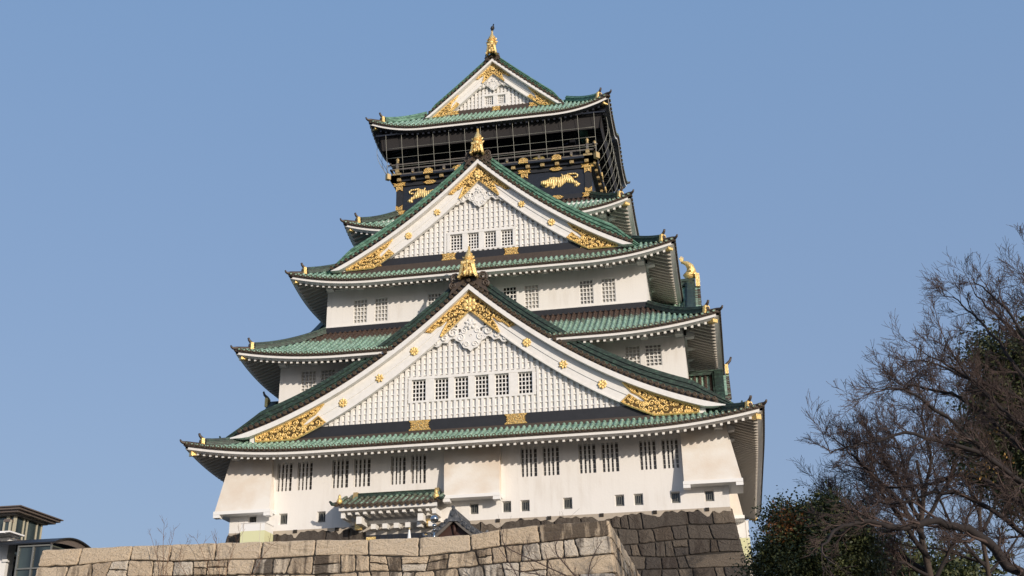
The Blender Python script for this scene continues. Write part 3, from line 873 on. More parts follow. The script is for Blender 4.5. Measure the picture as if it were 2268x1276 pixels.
def fish(T, z0, sc, parent=None, curl=False):
    """gilded roof fish seen from its back; T(u, depth, z); body rises and the tail curls inward (depth +)"""
    body = MB()
    path = [(0, .10, .0), (0, .02, .35), (0, -.02, .75), (0, .10, 1.15), (0, .36, 1.50), (0, .62, 1.72), (0, .84, 1.78)]
    path = [(0, .42, .0), (0, .12, .30), (0, -.06, .72), (0, .04, 1.12), (0, .30, 1.42), (0, .58, 1.56), (0, .80, 1.58)]
    if not curl: path = [(0, .10, .0), (0, .02, .35), (0, -.02, .75), (0, .02, 1.12), (0, .10, 1.48), (0, .20, 1.74), (0, .30, 1.90)]
    rad = [(.50, .40), (.48, .46), (.40, .38), (.29, .29), (.19, .19), (.12, .13), (.09, .09)] if not curl else [(.46, .46), (.46, .46), (.42, .42), (.34, .34), (.24, .24), (.16, .16), (.11, .11)]
    pts = [T(p[0] * sc, p[1] * sc, z0 + p[2] * sc) for p in path]
    body.tube(pts, [(a * sc, b * sc) for a, b in rad], 12)
    # head: jaws and brow, facing down and outward
    body.tube([T(0, -.12 * sc, z0 + .42 * sc), T(0, -.34 * sc, z0 + .22 * sc), T(0, -.42 * sc, z0 + .02 * sc)], [.36 * sc, .30 * sc, .2 * sc], 10)
    for sx in (-1, 1):
        body.tube([T(sx * .2 * sc, -.36 * sc, z0 + .34 * sc), T(sx * .22 * sc, -.46 * sc, z0 + .36 * sc)], [.09 * sc, .05 * sc], 8)
    # rows of scales
    for q in range(9):
        t = .25 + .62 * q / 8
        zz = z0 + (.2 + 1.15 * (q / 8)) * sc
        rr = ((.41 if curl else .48) - .20 * (q / 8)) * sc
        dd = (.0 if q < 5 else .06 * (q - 4)) * sc
        for k in range(9):
            a = PI + PI * (k + .5 * (q % 2)) / 8.5
            x = rr * math.cos(a); y = dd + rr * math.sin(a)
            body.tube([T(x * .96, y * .98, zz + .06 * sc), T(x * 1.06, y * 1.08, zz - .05 * sc)], [.02 * sc, .085 * sc], 5, 0, True)
    o = P("roof_fish", body, M_gold, parent)
    fin = MB()
    for a in (-38, -12, 14, 40):
        ra = math.radians(a)
        c = (0, .72, 1.56) if curl else (0, .28, 1.78)
        tipd, tipz = c[1] + .30 * math.sin(ra) + .05, c[2] + (.62 if curl else .42) * math.cos(ra)
        for sx in (-1, 1):
            fin.hexa([T(sx * .02 * sc, (c[1] - .06) * sc, z0 + c[2] * sc), T(sx * .10 * sc, (c[1] - .06) * sc, z0 + c[2] * sc), T(sx * .10 * sc, (c[1] + .08) * sc, z0 + c[2] * sc), T(sx * .02 * sc, (c[1] + .08) * sc, z0 + c[2] * sc),
                      T(sx * .01 * sc, (tipd - .03) * sc, z0 + tipz * sc), T(sx * .07 * sc, (tipd - .03) * sc, z0 + tipz * sc), T(sx * .07 * sc, (tipd + .03) * sc, z0 + tipz * sc), T(sx * .01 * sc, (tipd + .03) * sc, z0 + tipz * sc)])
    P("tail_fin", fin, M_gold, o)
    for sx in (-1, 1):
        f = MB()
        for (zz, ln, dz) in ((.42, .30, .20), (.72, .22, .28)):
            f.hexa([T(sx * .34 * sc, -.06 * sc, z0 + (zz - .10) * sc), T(sx * .34 * sc, .10 * sc, z0 + (zz - .10) * sc), T(sx * (.34 + ln) * sc, .08 * sc, z0 + (zz + dz - .10) * sc), T(sx * (.34 + ln) * sc, 0 * sc, z0 + (zz + dz - .10) * sc),
                    T(sx * .30 * sc, -.06 * sc, z0 + (zz + .10) * sc), T(sx * .30 * sc, .10 * sc, z0 + (zz + .10) * sc), T(sx * (.33 + ln) * sc, .08 * sc, z0 + (zz + dz + .05) * sc), T(sx * (.33 + ln) * sc, 0 * sc, z0 + (zz + dz + .05) * sc)])
        P("side_fin", f, M_gold, o)
    return o

def crown(T, z0, h, wb, wt, parent):
    """pierced gilded ridge-end crown below the fish"""
    mb = MB()
    def X(t): return (wb + (wt - wb) * t ** .7) / 2
    n = 8
    for sx in (-1, 1):
        for q in range(n):
            t0, t1 = q / n, (q + 1) / n
            a0, a1 = X(t0), X(t1); wd = .15 * wb
            mb.hexa([T(sx * (a0 - wd), -.05, z0 + h * t0), T(sx * a0, .02, z0 + h * t0), T(sx * a0, .45, z0 + h * t0), T(sx * (a0 - wd), .45, z0 + h * t0),
                     T(sx * (a1 - wd), -.05, z0 + h * t1), T(sx * a1, .02, z0 + h * t1), T(sx * a1, .45, z0 + h * t1), T(sx * (a1 - wd), .45, z0 + h * t1)])
        mb.box((min(sx * (X(0) - .02), sx * (X(0) - .15)), -.08, z0 - .12), (max(sx * (X(0) - .02), sx * (X(0) - .15)), .3, z0), 0, T)
    mb.box((-wt / 2, -.06, z0 + h * .82), (wt / 2, .45, z0 + h), 0, T)
    mb.box((-.035 * wb, -.06, z0 + .06 * h), (.035 * wb, .03, z0 + h * .82), 0, T)
    mb.box((-X(.1) + .1 * wb, .12, z0 + .02), (X(.1) - .1 * wb, .2, z0 + h * .8), 1, T)
    r = random.Random(9)
    for q in range(16):
        sx = r.choice((-1, 1)); t = r.uniform(.06, .78)
        spiral(mb, T, sx * r.uniform(.07 * wb, max(.09 * wb, X(t) - .17 * wb)), z0 + h * t, .085 * wb, .02, r.uniform(0, 6), 1, 1.2, .028 * wb)
    for sx in (-1, 1):
        mb.tube([T(sx * .05 * wb, .0, z0 + .42 * h), T(sx * .16 * wb, -.03, z0 + .22 * h), T(sx * .12 * wb, .0, z0 - .02)], [.05 * wb, .10 * wb, .05 * wb], 7)
    return P("ridge_crown", mb, [M_gold, M_goldbk], parent)

def curveband(mb, gd, T, u0, u1, d0, d1, zlo, zhi, n=26, m=0, both=(-1, 1)):
    for sx in both:
        for q in range(n):
            a, b = u0 + (u1 - u0) * q / n, u0 + (u1 - u0) * (q + 1) / n
            za, zb = zc(gd, a), zc(gd, b)
            la, lb = (zlo(a), zlo(b)) if callable(zlo) else (zlo, zlo)
            ha, hb = (zhi(a), zhi(b)) if callable(zhi) else (zhi, zhi)
            mb.hexa([T(sx * a, d0, za + la), T(sx * b, d0, zb + lb), T(sx * b, d1, zb + lb), T(sx * a, d1, za + la),
                     T(sx * a, d0, za + ha), T(sx * b, d0, zb + hb), T(sx * b, d1, zb + hb), T(sx * a, d1, za + ha)], m)

def gable(gd, T, depth, bh, zb, beam, s=1., wins=(), wz=None, ros=(), fit=True, ridge_mat=None, crown_dims=None, lattice=.36, pend=None, simple=False, beam_mat=None, ridge_end=True, shel=None):
    """irimoya gable. T(u, d, z): d = 0 is the verge face, positive goes into the building"""
    b, A = gd['b'], gd['A']
    sh = .36 * s ** .5                       # white edge strip
    # lattice wall
    wd0 = .74
    lw = MB()
    zbot = beam[1] - .02
    inner = lambda u: zc(gd, u) - bh + .06
    uz = b
    while uz > .1 and inner(uz) < zbot: uz -= .05
    wy = wd0 + .13
    n = 60
    hol = [(a, c, wz[0], wz[1]) for a, c in wins] if wins else []
    us = sorted(set([-uz + 2 * uz * q / n for q in range(n + 1)] + [e for h in hol for e in h[:2]]))
    for a, c in zip(us[:-1], us[1:]):
        mx = (a + c) / 2
        hh = [h for h in hol if h[0] < mx < h[1]]
        if hh:
            lw.quad(T(a, wy, zbot), T(c, wy, zbot), T(c, wy, wz[0]), T(a, wy, wz[0]))
            lw.quad(T(a, wy, wz[1]), T(c, wy, wz[1]), T(c, wy, max(wz[1], inner(c))), T(a, wy, max(wz[1], inner(a))))
        else:
            lw.quad(T(a, wy, zbot), T(c, wy, zbot), T(c, wy, inner(c)), T(a, wy, inner(a)))
    for h in hol:
        for (p, q) in (((h[0], h[2]), (h[1], h[2])), ((h[1], h[2]), (h[1], h[3])), ((h[1], h[3]), (h[0], h[3])), ((h[0], h[3]), (h[0], h[2]))):
            lw.quad(T(p[0], wy, p[1]), T(q[0], wy, q[1]), T(q[0], wy + .3, q[1]), T(p[0], wy + .3, p[1]))
    win_lo = min((h[0] for h in hol), default=0) - .22; win_hi = max((h[1] for h in hol), default=0) + .22
    K = int(uz / lattice)
    for q in range(-K, K + 1):
        u = q * lattice
        zt = inner(u) + .02
        segs = [(zbot, zt)]
        if hol and win_lo < u < win_hi:
            segs = [(zbot, wz[0] - .12), (wz[1] + .20, zt)]
        for z0, z1 in segs:
            if z1 - z0 < .08: continue
            lw.box((u - .082, wd0, z0), (u + .082, wy + .02, z1), 0, T)
    zz = zbot + .36 * lattice / .36
    while zz < A - bh:
        um = uz
        while um > 0 and inner(um) < zz: um -= .04
        rows = [(-um, um)]
        if hol and wz[0] - .25 < zz < wz[1] + .3: rows = [(-um, min(win_lo, um)), (max(win_hi, -um), um)]
        for a, c in rows:
            if c - a > .1: lw.box((a, wd0 + .045, zz - .035), (c, wy + .01, zz + .035), 0, T)
        zz += .39 * lattice / .36
    if hol:
        lw.box((win_lo, wd0 - .02, wz[1] + .02), (win_hi, wy + .01, wz[1] + .20), 0, T)
        if wz[0] - .13 > zbot: lw.box((win_lo, wd0 - .01, wz[0] - .13), (win_hi, wy + .01, wz[0] - .005), 0, T)
        es = [win_lo] + [e for h in hol for e in h[:2]] + [win_hi]
        for a, c in zip(es[0::2], es[1::2]):
            lw.box((a, wd0 - .004, wz[0]), (c, wy + .004, wz[1] + .02), 0, T)
    go_ = P("gable_wall", lw, M_trim)
    for k, (a, c) in enumerate(wins):
        TW = lambda x, d, z: T(x, wy + d - .02, z)
        lattice_window(TW, a + .002, c - .002, wz[0] + .001, wz[1] - .001, 4, 5, M_pane, .28, .030)
    # bargeboards: plain face with a groove, lower moulding
    for sx in (-1, 1):
        bb = MB()
        ue = b - .1
        def blo(u): return max(-bh, zb - zc(gd, u))
        def bmid(u): return max(-bh * .52, zb - zc(gd, u))
        curveband(bb, gd, T, .0, ue, .42, .70, blo, lambda u: .02, 30, 0, (sx,))
        curveband(bb, gd, T, .0, ue, .375, .419, bmid, lambda u: max(-.05, blo(u)), 30, 0, (sx,))
        curveband(bb, gd, T, .0, ue - .5, .385, .418, blo, lambda u: max(-bh + .13, blo(u)), 30, 0, (sx,))
        P("bargeboard", bb, M_trim, go_)
        st = MB()
        zf = zc(gd, b)
        curveband(st, gd, T, .0, b + sh / (gd['c1'] - 2 * gd['c2'] * b) * 1.05, -.02, .5, lambda u: max(0, zf - zc(gd, u)), lambda u: max(sh, zf - zc(gd, u) + .01), 34, 0, (sx,))
        P("verge_strip", st, M_trim, go_)
    # verge tiles
    vt = MB()
    curveband(vt, gd, T, 0, b + .7 * s ** .5, .08, .5, lambda u: sh - .01, lambda u: sh + .34 * s ** .5, 30, 0)
    u = 0.; first = True
    rr = .135 * (s ** .35)
    while u < b + .75 * s ** .5:
        for sx in ((1,) if first else (-1, 1)):
            z = zc(gd, u) + sh + .24 * s ** .5
            W = lambda uu, w0, zz_, T=T: T(uu, -w0, zz_)
            ring_end(vt, W, sx * u, z, rr, .10, 0, 2)
            # short barrel running back with patina on its top
            k0 = len(vt.v)
            pts0 = [T(sx * u + rr * c, -.09, z + rr * s_) for c, s_ in HALF]
            pts1 = [T(sx * u + rr * c, .5, z + rr * s_ + .04) for c, s_ in HALF]
            tv = (.62 + (.08 if s > .9 else -.05) - (.22 if sx > 0 and s < .9 else .08 if sx > 0 else 0) + random.gauss(0, .05), .4, 0)
            A_ = [vt.V(p, tv) for p in pts0]; B_ = [vt.V(p, tv) for p in pts1]
            for j in range(5): vt.F((A_[j], A_[j + 1], B_[j + 1], B_[j]), 1, True)
        first = False
        slope = abs(-gd['c1'] + 2 * gd['c2'] * u)
        u += .40 / math.sqrt(1 + slope * slope)
    P("verge_tiles", vt, [M_brown, M_copper, M_ring], go_)
    # roof slopes behind
    rs = MB()
    top = lambda u: zc(gd, u) + sh + .30
    n = 24
    for sx in (-1, 1):
        for q in range(n):
            a, c = b * q / n, (b * (q + 1) / n)
            rs.quad(T(sx * a, .12, top(a)), T(sx * c, .12, top(c)), T(sx * c, depth, top(c)), T(sx * a, depth, top(a)), 0, (.1, .35, 0))
            rs.quad(T(sx * a, .12, top(a) - .25), T(sx * a, depth, top(a) - .25), T(sx * c, depth, top(c) - .25), T(sx * c, .12, top(c) - .25), 1)
        nd = int((depth - 1.) / PITCH)
        for j in range(nd):
            d = 1.1 + j * PITCH
            m = max(2, int(b / .42))
            for q in range(m):
                a, c = b * q / m, b * (q + 1) / m
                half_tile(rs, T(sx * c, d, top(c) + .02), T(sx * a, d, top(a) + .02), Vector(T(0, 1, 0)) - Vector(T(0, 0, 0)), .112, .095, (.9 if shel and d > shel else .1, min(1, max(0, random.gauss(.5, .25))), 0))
    P("gable_roof", rs, [M_copper, M_brown], go_)
    # descending ridges along both verges
    for sx in (-1, 1):
        kr = MB()
        rm = ridge_mat or M_ridge
        k = .86 if s > .9 else (.72 if s > .6 else .42)
        for (d0, d1, z0, z1) in ((.30, .98, sh + .28, sh + .44 * 1), (.36, .92, sh + .44, sh + .44 + .24 * k), (.28, 1.0, sh + .44 + .24 * k, sh + .44 + .36 * k), (.36, .92, sh + .44 + .36 * k, sh + .44 + .62 * k), (.30, .98, sh + .44 + .62 * k, sh + .44 + .74 * k), (.42, .86, sh + .44 + .74 * k, sh + .44 + 1.0 * k)):
            fz = lambda u: 1 - .62 * min(1, max(0, (u - (b - .8 * s)) / (2.5 * s)))
            curveband(kr, gd, T, .75 * s, b + 1.6 * s, d0, d1, lambda u, z0=z0: z0 * fz(u), lambda u, z1=z1: z1 * fz(u), 34, 0, (sx,))
        P("descending_ridge", kr, rm, go_)
        if simple: continue
        hn = MB()
        e = b + 1.45 * s; ze_ = zc(gd, e) + (sh + .5) * .5
        hn.tube([T(sx * e, .64, ze_), T(sx * (e + .35), .64, ze_ + .02), T(sx * (e + .6), .64, ze_ + .14), T(sx * (e + .68), .64, ze_ + .36)], [.12, .11, .08, .05], 7)
        P("ridge_horn", hn, M_ridge, go_)
    # main ridge running back, scroll ends
    mr = MB()
    zr = A + sh + .32
    for (a, z0, z1) in ((.46, -.05, .28), (.36, .28, .50), (.44, .50, .60), (.30, .60, .86)):
        mr.box((-a * s ** .5, .25, zr + z0 * s), (a * s ** .5, depth + .6, zr + z1 * s), 0, T)
    P("main_ridge", mr, ridge_mat or M_ridge, go_)
    if ridge_end:
        for sx in (-1, 1):
            sc_ = MB()
            sc_.hexa([T(sx * .15 * s, .10, zr - .05), T(sx * 1.35 * s, .10, zr - 1.02 * s), T(sx * 1.35 * s, .36, zr - 1.02 * s), T(sx * .15 * s, .36, zr - .05),
                      T(sx * .15 * s, .10, zr + .42 * s), T(sx * .98 * s, .10, zr - .12 * s), T(sx * .98 * s, .36, zr - .12 * s), T(sx * .15 * s, .36, zr + .42 * s)])
            for (u, z, r) in ((.90, .22, .36), (1.1, -.30, .26)):
                spiral(sc_, T, sx * u * s, zr + z * s, r * s, .12, (0 if sx > 0 else PI) - 1.2 * sx, sx, 1.6, .085 * s)
            P("ridge_scroll", sc_, M_brown, go_)
    # beam, base board and fittings
    bm = MB()
    ub = b - .35
    bm.box((-ub, .50, beam[0]), (ub, .86, beam[1]), 0, T)
    bm.box((-ub - .3, .40, beam[0] - .62), (ub + .3, .88, beam[0] - .004), 1, T)
    P("gable_beam", bm, [beam_mat or M_navy, M_brown], go_)
    if fit:
        u2 = uz
        cx = (beam[0] + beam[1]) / 2; hb_ = (beam[1] - beam[0]) * .86
        for u in fit_u(gd): plate(T, u, cx, 1.42 * s, hb_, go_, .46)
        for sx in (-1, 1):
            uo = b - (1.9 * s + .6)
            a_ = b - 2.15 * s - 1.35
            pts = [(sx * a_, beam[0] + .04), (sx * (uo + .3), beam[0] + .04), (sx * (uo - .2), beam[1] - .03), (sx * a_, beam[1] - .03), (sx * (a_ + .28 * s), cx)]
            filigree("beam_end_fitting", T, pts, go_, .46, .22 * s ** .5, .022, random.Random(21))
            # big corner fitting on the foot of the bargeboard
            up = lambda u: zc(gd, u) - .03
            u_t = b - 5.05 * s; u_m = b - 3.95 * s; u_i = b - 5.6 * s
            zi = beam[1] + .06
            lowz = lambda u: max(zb + .05, zc(gd, u) - bh + .02)
            pts = [(u_t, up(u_t))] + [(u, up(u)) for u in (b - 4.2 * s, b - 3.2 * s, b - 2.2 * s, b - 1.2 * s, b - .55 * s)]
            pts += [(b - .5 * s, max(zb + .06, up(b - .5 * s) - .03)), (b - .52 * s, zb + .05), (b - 2.3 * s, zb + .05)]
            uu = b - 2.3 * s
            # walk up the lower edge of the board
            stop = b - 5.2 * s
            while uu > stop:
                if lowz(uu) > zb + .06: pts.append((uu, lowz(uu)))
                uu -= .3 * s
            pts += [(stop, lowz(stop)), (stop + .5 * s, lowz(stop) + .46 * s), (b - 4.0 * s, lowz(b - 4.0 * s) + .50 * s), (b - 3.7 * s, lowz(b - 3.7 * s) + .62 * s), (b - 3.62 * s, up(b - 3.62 * s) - .62 * s), (b - 4.1 * s, up(b - 4.1 * s) - .40 * s), (b - 4.5 * s, up(b - 4.5 * s) - .36 * s)]
            filigree("foot_fitting", T, [(sx * p, q) for p, q in pts], go_, .33, .46 * s ** .7, .056 * s ** .6, random.Random(31), back=M_golddk)
            rosette(T, sx * (b - 3.75 * s), zc(gd, b - 3.75 * s) - .88 * s, .17 * s, .30, go_)
        # peak fitting
        up = lambda u: zc(gd, u) - .04
        lo = lambda u: zc(gd, u) - bh + .04
        R_ = [(.0, up(0)), (.9 * s, up(.9 * s)), (1.9 * s, up(1.9 * s)), (2.7 * s, up(2.7 * s)), (2.95 * s, up(2.95 * s) - .05), (2.6 * s, up(2.6 * s) - .38 * s), (2.2 * s, up(2.2 * s) - .34 * s), (1.9 * s, up(1.9 * s) - .52 * s), (1.5 * s, up(1.5 * s) - .50 * s), (1.45 * s, up(1.45 * s) - .78 * s), (1.7 * s, lo(1.7 * s) + .38 * s), (1.95 * s, lo(1.95 * s) + .05), (1.9 * s, lo(1.9 * s)), (1.0 * s, lo(1.0 * s)), (0, lo(0))]
        pts = R_ + [(-x, z) for x, z in R_[-2:0:-1]]
        filigree("peak_fitting", T, pts, go_, .33, .44 * s ** .7, .052 * s ** .6, random.Random(41), back=M_golddk, hole=(0, A - .98 * s, .48 * s))
        rosette(T, 0, A - .98 * s, .50 * s, .31, go_, name="crest")
        for k, u in enumerate(ros):
            for sx in (-1, 1):
                rosette(T, sx * u, zc(gd, u) - bh * .52, .30 * s ** .3, .37, go_, star=(k == 1 and s > .8) or (k == 0 and s < .8))
    if pend: pendant(T, gd, pend, go_, A - bh - .02, .52)
    if crown_dims:
        h, wb_, wt_ = crown_dims
        TC = lambda u, d, z: T(u, d - .35, z)
        crown(TC, zr - .02 + .15 * s, h, wb_, wt_, go_)
    return go_
def fit_u(gd):
    return {14.75: (-3.3, 2.9), 10.0: (-2.2, 2.25), 5.15: (.2,)}.get(gd['b'], ())

def front_T(gd): return lambda u, d, z, y=gd['y']: (u, y + d, z)
g1, g2, g3 = GAB[1], GAB[2], GAB[3]
gable(g1, front_T(g1), 4.6, 1.40, 5.80, (5.90, 6.62), 1.0, [(-3.95, -3.02), (-2.45, -1.52), (-1.13, -.21), (.21, 1.12), (1.52, 2.44), (3.03, 3.96)], (7.98, 9.38), (3.72, 6.02, 8.43), crown_dims=(1.05, 1.36, .84), pend=1.0)
gable(g2, front_T(g2), 5.4, 1.24, 18.72, (18.90, 19.46), .74, [(-2.18, -1.30), (-.91, -.12), (.29, 1.12), (1.48, 2.32)], (19.78, 20.98), (3.05, 5.12), ridge_mat=M_ridgeg, crown_dims=(.76, 1.02, .72), pend=.74)
gable(g3, front_T(g3), 10.4, .96, 33.95, (34.06, 34.44), .46, [(-.79, -.10), (.26, .90)], (34.8, 35.62), (), ridge_mat=M_ridgeg, crown_dims=(.84, .92, .62), pend=.52, lattice=.30, beam_mat=M_brown)
for gd, z0, sc in ((g1, 16.74, .70), (g2, 27.38, .74), (g3, 39.74, .74)):
    T = front_T(gd)
    fish(lambda u, d, z, T=T: T(u, d - .02, z), z0, sc)

# side gables: two small ones on each flank of the first roof, one large with a fish on the second
def side_T(sx, x0, yc): return lambda u, d, z: (sx * (x0 - d), yc + sx * u, z)
for sx in (-1, 1):
    for yc in (-9.4, 5.54):
        gd = dict(y=0, A=9.55, c1=.86, c2=.03, b=3.0)
        gable(gd, side_T(sx, 16.2, yc), 3.0, .5, 7.35, (7.3, 7.5), .42, (), None, (), fit=False, simple=True, ridge_end=False, shel=1.0)
        et = MB(); T = side_T(sx, 16.2, yc)
        et.box((-.26, -.1, 10.1), (.26, .12, 10.75), 0, T)
        et.tube([T(0, .06, 10.7), T(0, -.05, 10.85), T(0, -.25, 11.05), T(0, -.34, 11.3)], [.12, .11, .09, .07], 7, 1)
        P("gilded_end_tile", et, [M_gold, M_brown])
    gd = dict(y=0, A=19.0, c1=.92, c2=.022, b=7.0)
    gable(gd, side_T(sx, 14.75, CY), 3.8, 1.0, 13.4, (13.35, 13.7), .7, (), None, (), fit=False, crown_dims=None, pend=.6, ridge_end=False)
    T = side_T(sx, 14.75, CY)
    et = MB(); et.box((-.36, -.12, 19.5), (.36, .2, 20.55), 0, T); P("gilded_end_tile", et, M_gold)
    fish(lambda u, d, z, T=T: T(u, d + .5, z), 20.35, .84, curl=True)

# ------------------------------------------------------------------ top storey: tigers, fittings, balcony, net
TG = [(275,640),(285,530),(330,505),(430,480),(520,460),(600,380),(750,345),(850,365),(970,370),(1040,320),(1010,240),(1045,205),(1080,285),(1170,260),(1250,225),(1330,290),(1420,380),(1460,480),(1480,520),(1570,540),(1610,610),(1680,660),(1685,700),(1630,740),(1570,790),(1480,770),(1480,710),(1530,690),(1440,640),(1300,620),(1180,580),(1100,670),(1020,740),(980,790),(880,795),(880,760),(850,690),(790,770),(740,840),(640,850),(610,800),(700,760),(620,730),(500,780),(470,810),(420,790),(330,720)]
def tiger(mirror):
    # outline in metres: 1 unit = 1/15.95 photo pixel, about 0.0297 m each
    TP_ = lambda x, y: (3.69 + (x - 275) * .00212, 27.34 - (y - 220) * .00195 - (x - 1600) * .000166)
    pts = [TP_(x, y) for x, y in TG]
    sg = -1 if mirror else 1
    mb = MB()
    x0, x1 = min(p[0] for p in pts), max(p[0] for p in pts); z0, z1 = min(p[1] for p in pts), max(p[1] for p in pts)
    st = .032; nx, nz = int((x1 - x0) / st) + 2, int((z1 - z0) / st) + 2
    idx = {}
    def vert(i, j):
        if (i, j) in idx: return idx[(i, j)]
        x, z = x0 + i * st, z0 + j * st
        h = min(.24, .50 * math.sqrt(max(0., pdist(x, z, pts)) * .35)) if in_poly(x, z, pts) else 0.
        idx[(i, j)] = mb.V((sg * x, -7.44 - h, z)); return idx[(i, j)]
    for i in range(nx):
        for j in range(nz):
            if in_poly(x0 + (i + .5) * st, z0 + (j + .5) * st, pts):
                mb.F((vert(i, j), vert(i + 1, j), vert(i + 1, j + 1), vert(i, j + 1)), 0, True)
    tl = [(1250, 240), (1400, 245), (1540, 240), (1615, 300), (1590, 370), (1530, 395), (1465, 385)]
    mb.tube([(sg * TP_(x, y)[0], -7.5, TP_(x, y)[1]) for x, y in tl], .065, 8)
    hx, hz = TP_(440, 650)
    mb.tube([(sg * hx, -7.55, hz), (sg * hx, -7.78, hz - .03)], [.22, .13], 12)
    P("tiger_relief", mb, M_tiger)
tiger(False); tiger(True)
TB5 = lambda u, d, z: (u, -7.43 + d, z)
fr = MB()
fr.box((-7.55, -.10, 27.72), (7.55, -.002, 28.02), 0, TB5); fr.box((-7.55, -.10, 25.25), (7.55, -.002, 25.62), 0, TB5)
for u in (-7.31, -2.48, 2.48, 7.31): fr.box((u - .26, -.085, 25.621), (u + .26, -.002, 27.719), 0, TB5)
P("panel_frame", fr, M_navy, wall5)
for u in (-7.31, -2.48, 2.48, 7.31):
    plate(TB5, u, 27.87, .98, .25, wall5, -.14); plate(TB5, u, 25.44, .98, .30, wall5, -.14)
    for z, f in ((27.5, -1), (25.86, 1)):
        pts = [(u - .25, z + .18 * -f), (u + .25, z + .18 * -f), (u + .25, z + .22 * f), (u, z + .04 * f), (u - .25, z + .22 * f)]
        filigree("post_fitting", TB5, pts, wall5, -.12, .2, .02, random.Random(51), back=M_goldpl)
for u in (-4.9, 0., 4.9):
    for z in (27.84, 25.44):
        pts = [(u + .44 * math.cos(a) * (1 + .12 * math.cos(6 * a)), z + .15 * math.sin(a)) for a in [2 * PI * k / 20 for k in range(20)]]
        filigree("oval_fitting", TB5, pts, wall5, -.14, .16, .018, random.Random(61), back=M_goldpl)
# gilded joist ends below the balcony, dark beams
bl = MB()
yb0 = CY
for side, S in SIDES.items():
    U, W = dims(side, 7.43)
    bl.box((-U - .28, W - .3, 28.05), (U + .28, W + .28, 28.30), 0, S)
    bl.box((-U - .62, W - .3, 28.302), (U + .62, W + .62, 28.46), 0, S)
bal = P("balcony", bl, M_black)
je = MB(); je.box((-.15, -.16, -.13), (.15, 0, .13)); je.tube([(0, -.165, 0), (0, -.20, 0)], .07, 8)
jp = None
for side in ('front', 'right'):
    S = SIDES[side]; U, W = dims(side, 7.43)
    n = 14 if side == 'front' else 10
    for q in range(n):
        u = -7.28 + 14.56 * q / (n - 1) if side == 'front' else -U + .2 + (2 * U - .4) * q / (n - 1)
        if jp is None: jp = je.build("joist_end", M_goldpl); o = jp; o.parent = bal
        else: o = copy_part(jp, bal)
        o.location = S(u, W + .29, 28.17); o.rotation_euler = (0, 0, 0 if side == 'front' else PI / 2)
cb = MB()
for sx in (-1, 1):
    cb = MB(); T = lambda a, d, z, sx=sx: (sx * (7.98 + a * .7 + d * .7), -7.98 + a * .7 * 1 - d * .7, z)
    cb.hexa([T(-.17, 0, 28.1), T(.17, 0, 28.1), T(.17, .30, 28.1), T(-.17, .30, 28.1), T(-.17, 0, 28.56), T(.17, 0, 28.56), T(.17, .30, 28.56), T(-.17, .30, 28.56)])
    P("corner_joist_end", cb, M_goldpl, bal)
# railing
for side in ('front', 'right', 'left'):
    S = SIDES[side]; U, W = dims(side, 7.43)
    rl = MB()
    for z, hw, ext in ((28.52, .07, .3), (28.98, .065, .55), (29.42, .045, .75)):
        rl.box((-U - ext, W + .42, z - hw), (U + ext, W + .42 + 2 * hw, z + hw), 0, S)
    rl.box((-U - .4, W + .40, 28.44), (U + .4, W + .60, 28.50), 0, S)
    P("railing", rl, M_rail, bal)
    if side == 'left': continue
    n = 13 if side == 'front' else 9
    for q in range(n):
        u = -7.4 + 14.8 * q / (n - 1) if side == 'front' else -U + (2 * U) * q / (n - 1)
        end = q in (0, n - 1)
        po = MB()
        po.box((u - .09, W + .40, 28.45), (u + .09, W + .57, 28.95 if not end else 29.5), 1, S)
        po.tube([S(u, W + .56, 28.6), S(u, W + .66, 28.6)], [.085, .05], 8, 0)
        if end:
            po.lathe([(.10, 0), (.13, .08), (.09, .16), (.10, .2), (.15, .30), (.10, .42), (.02, .52)], S(u, W + .48, 29.5), 10, 0)
            po.box((u - .14, W + .38, 28.7), (u + .14, W + .60, 29.0), 0, S)
            po.box((u - .34, W + .39, 28.46), (u + .34, W + .61, 28.62), 0, S)
        P("railing_post", po, [M_aged, M_rail], bal)
    for q in range(2 if side == 'front' else 1):
        pass
    TR = lambda uu, d, z, S=S, W=W: S(uu, W + .60 - d, z)
    for u in ((-4.9, -2.45, 0, 2.5, 5.05) if side == 'front' else (-2.5, 0, 2.5)):
        pts = [(u - .38, 28.34), (u + .38, 28.34), (u + .30, 28.5), (u + .34, 28.6), (u + .16, 28.74), (u - .16, 28.74), (u - .34, 28.6), (u - .30, 28.5)]
        filigree("rail_fitting", TR, pts, bal, -.06, .15, .02, random.Random(int(u * 10)), back=M_goldpl)
# dull gilded cranes on the gallery wall
CRN = [(0, 0), (.25, .16), (.55, .22), (.80, .42), (.95, .70), (1.25, .80), (1.7, .62), (1.5, .56), (1.3, .40), (1.5, .12), (1.34, .06), (1.2, .2), (1.05, .05), (.9, -.1), (.66, -.14), (.45, -.35), (.38, -.5), (.34, -.34), (.4, -.08)]
for ox, sx in ((-4.4, 1), (4.9, -1)):
    mb = MB()
    mb.prism([(ox + sx * x * 1.15, 28.95 + z * 1.0) for x, z in CRN], lambda u, z: (u, -6.40, z), lambda u, z: (u, -6.31, z))
    P("crane_relief", mb, M_dullgold)
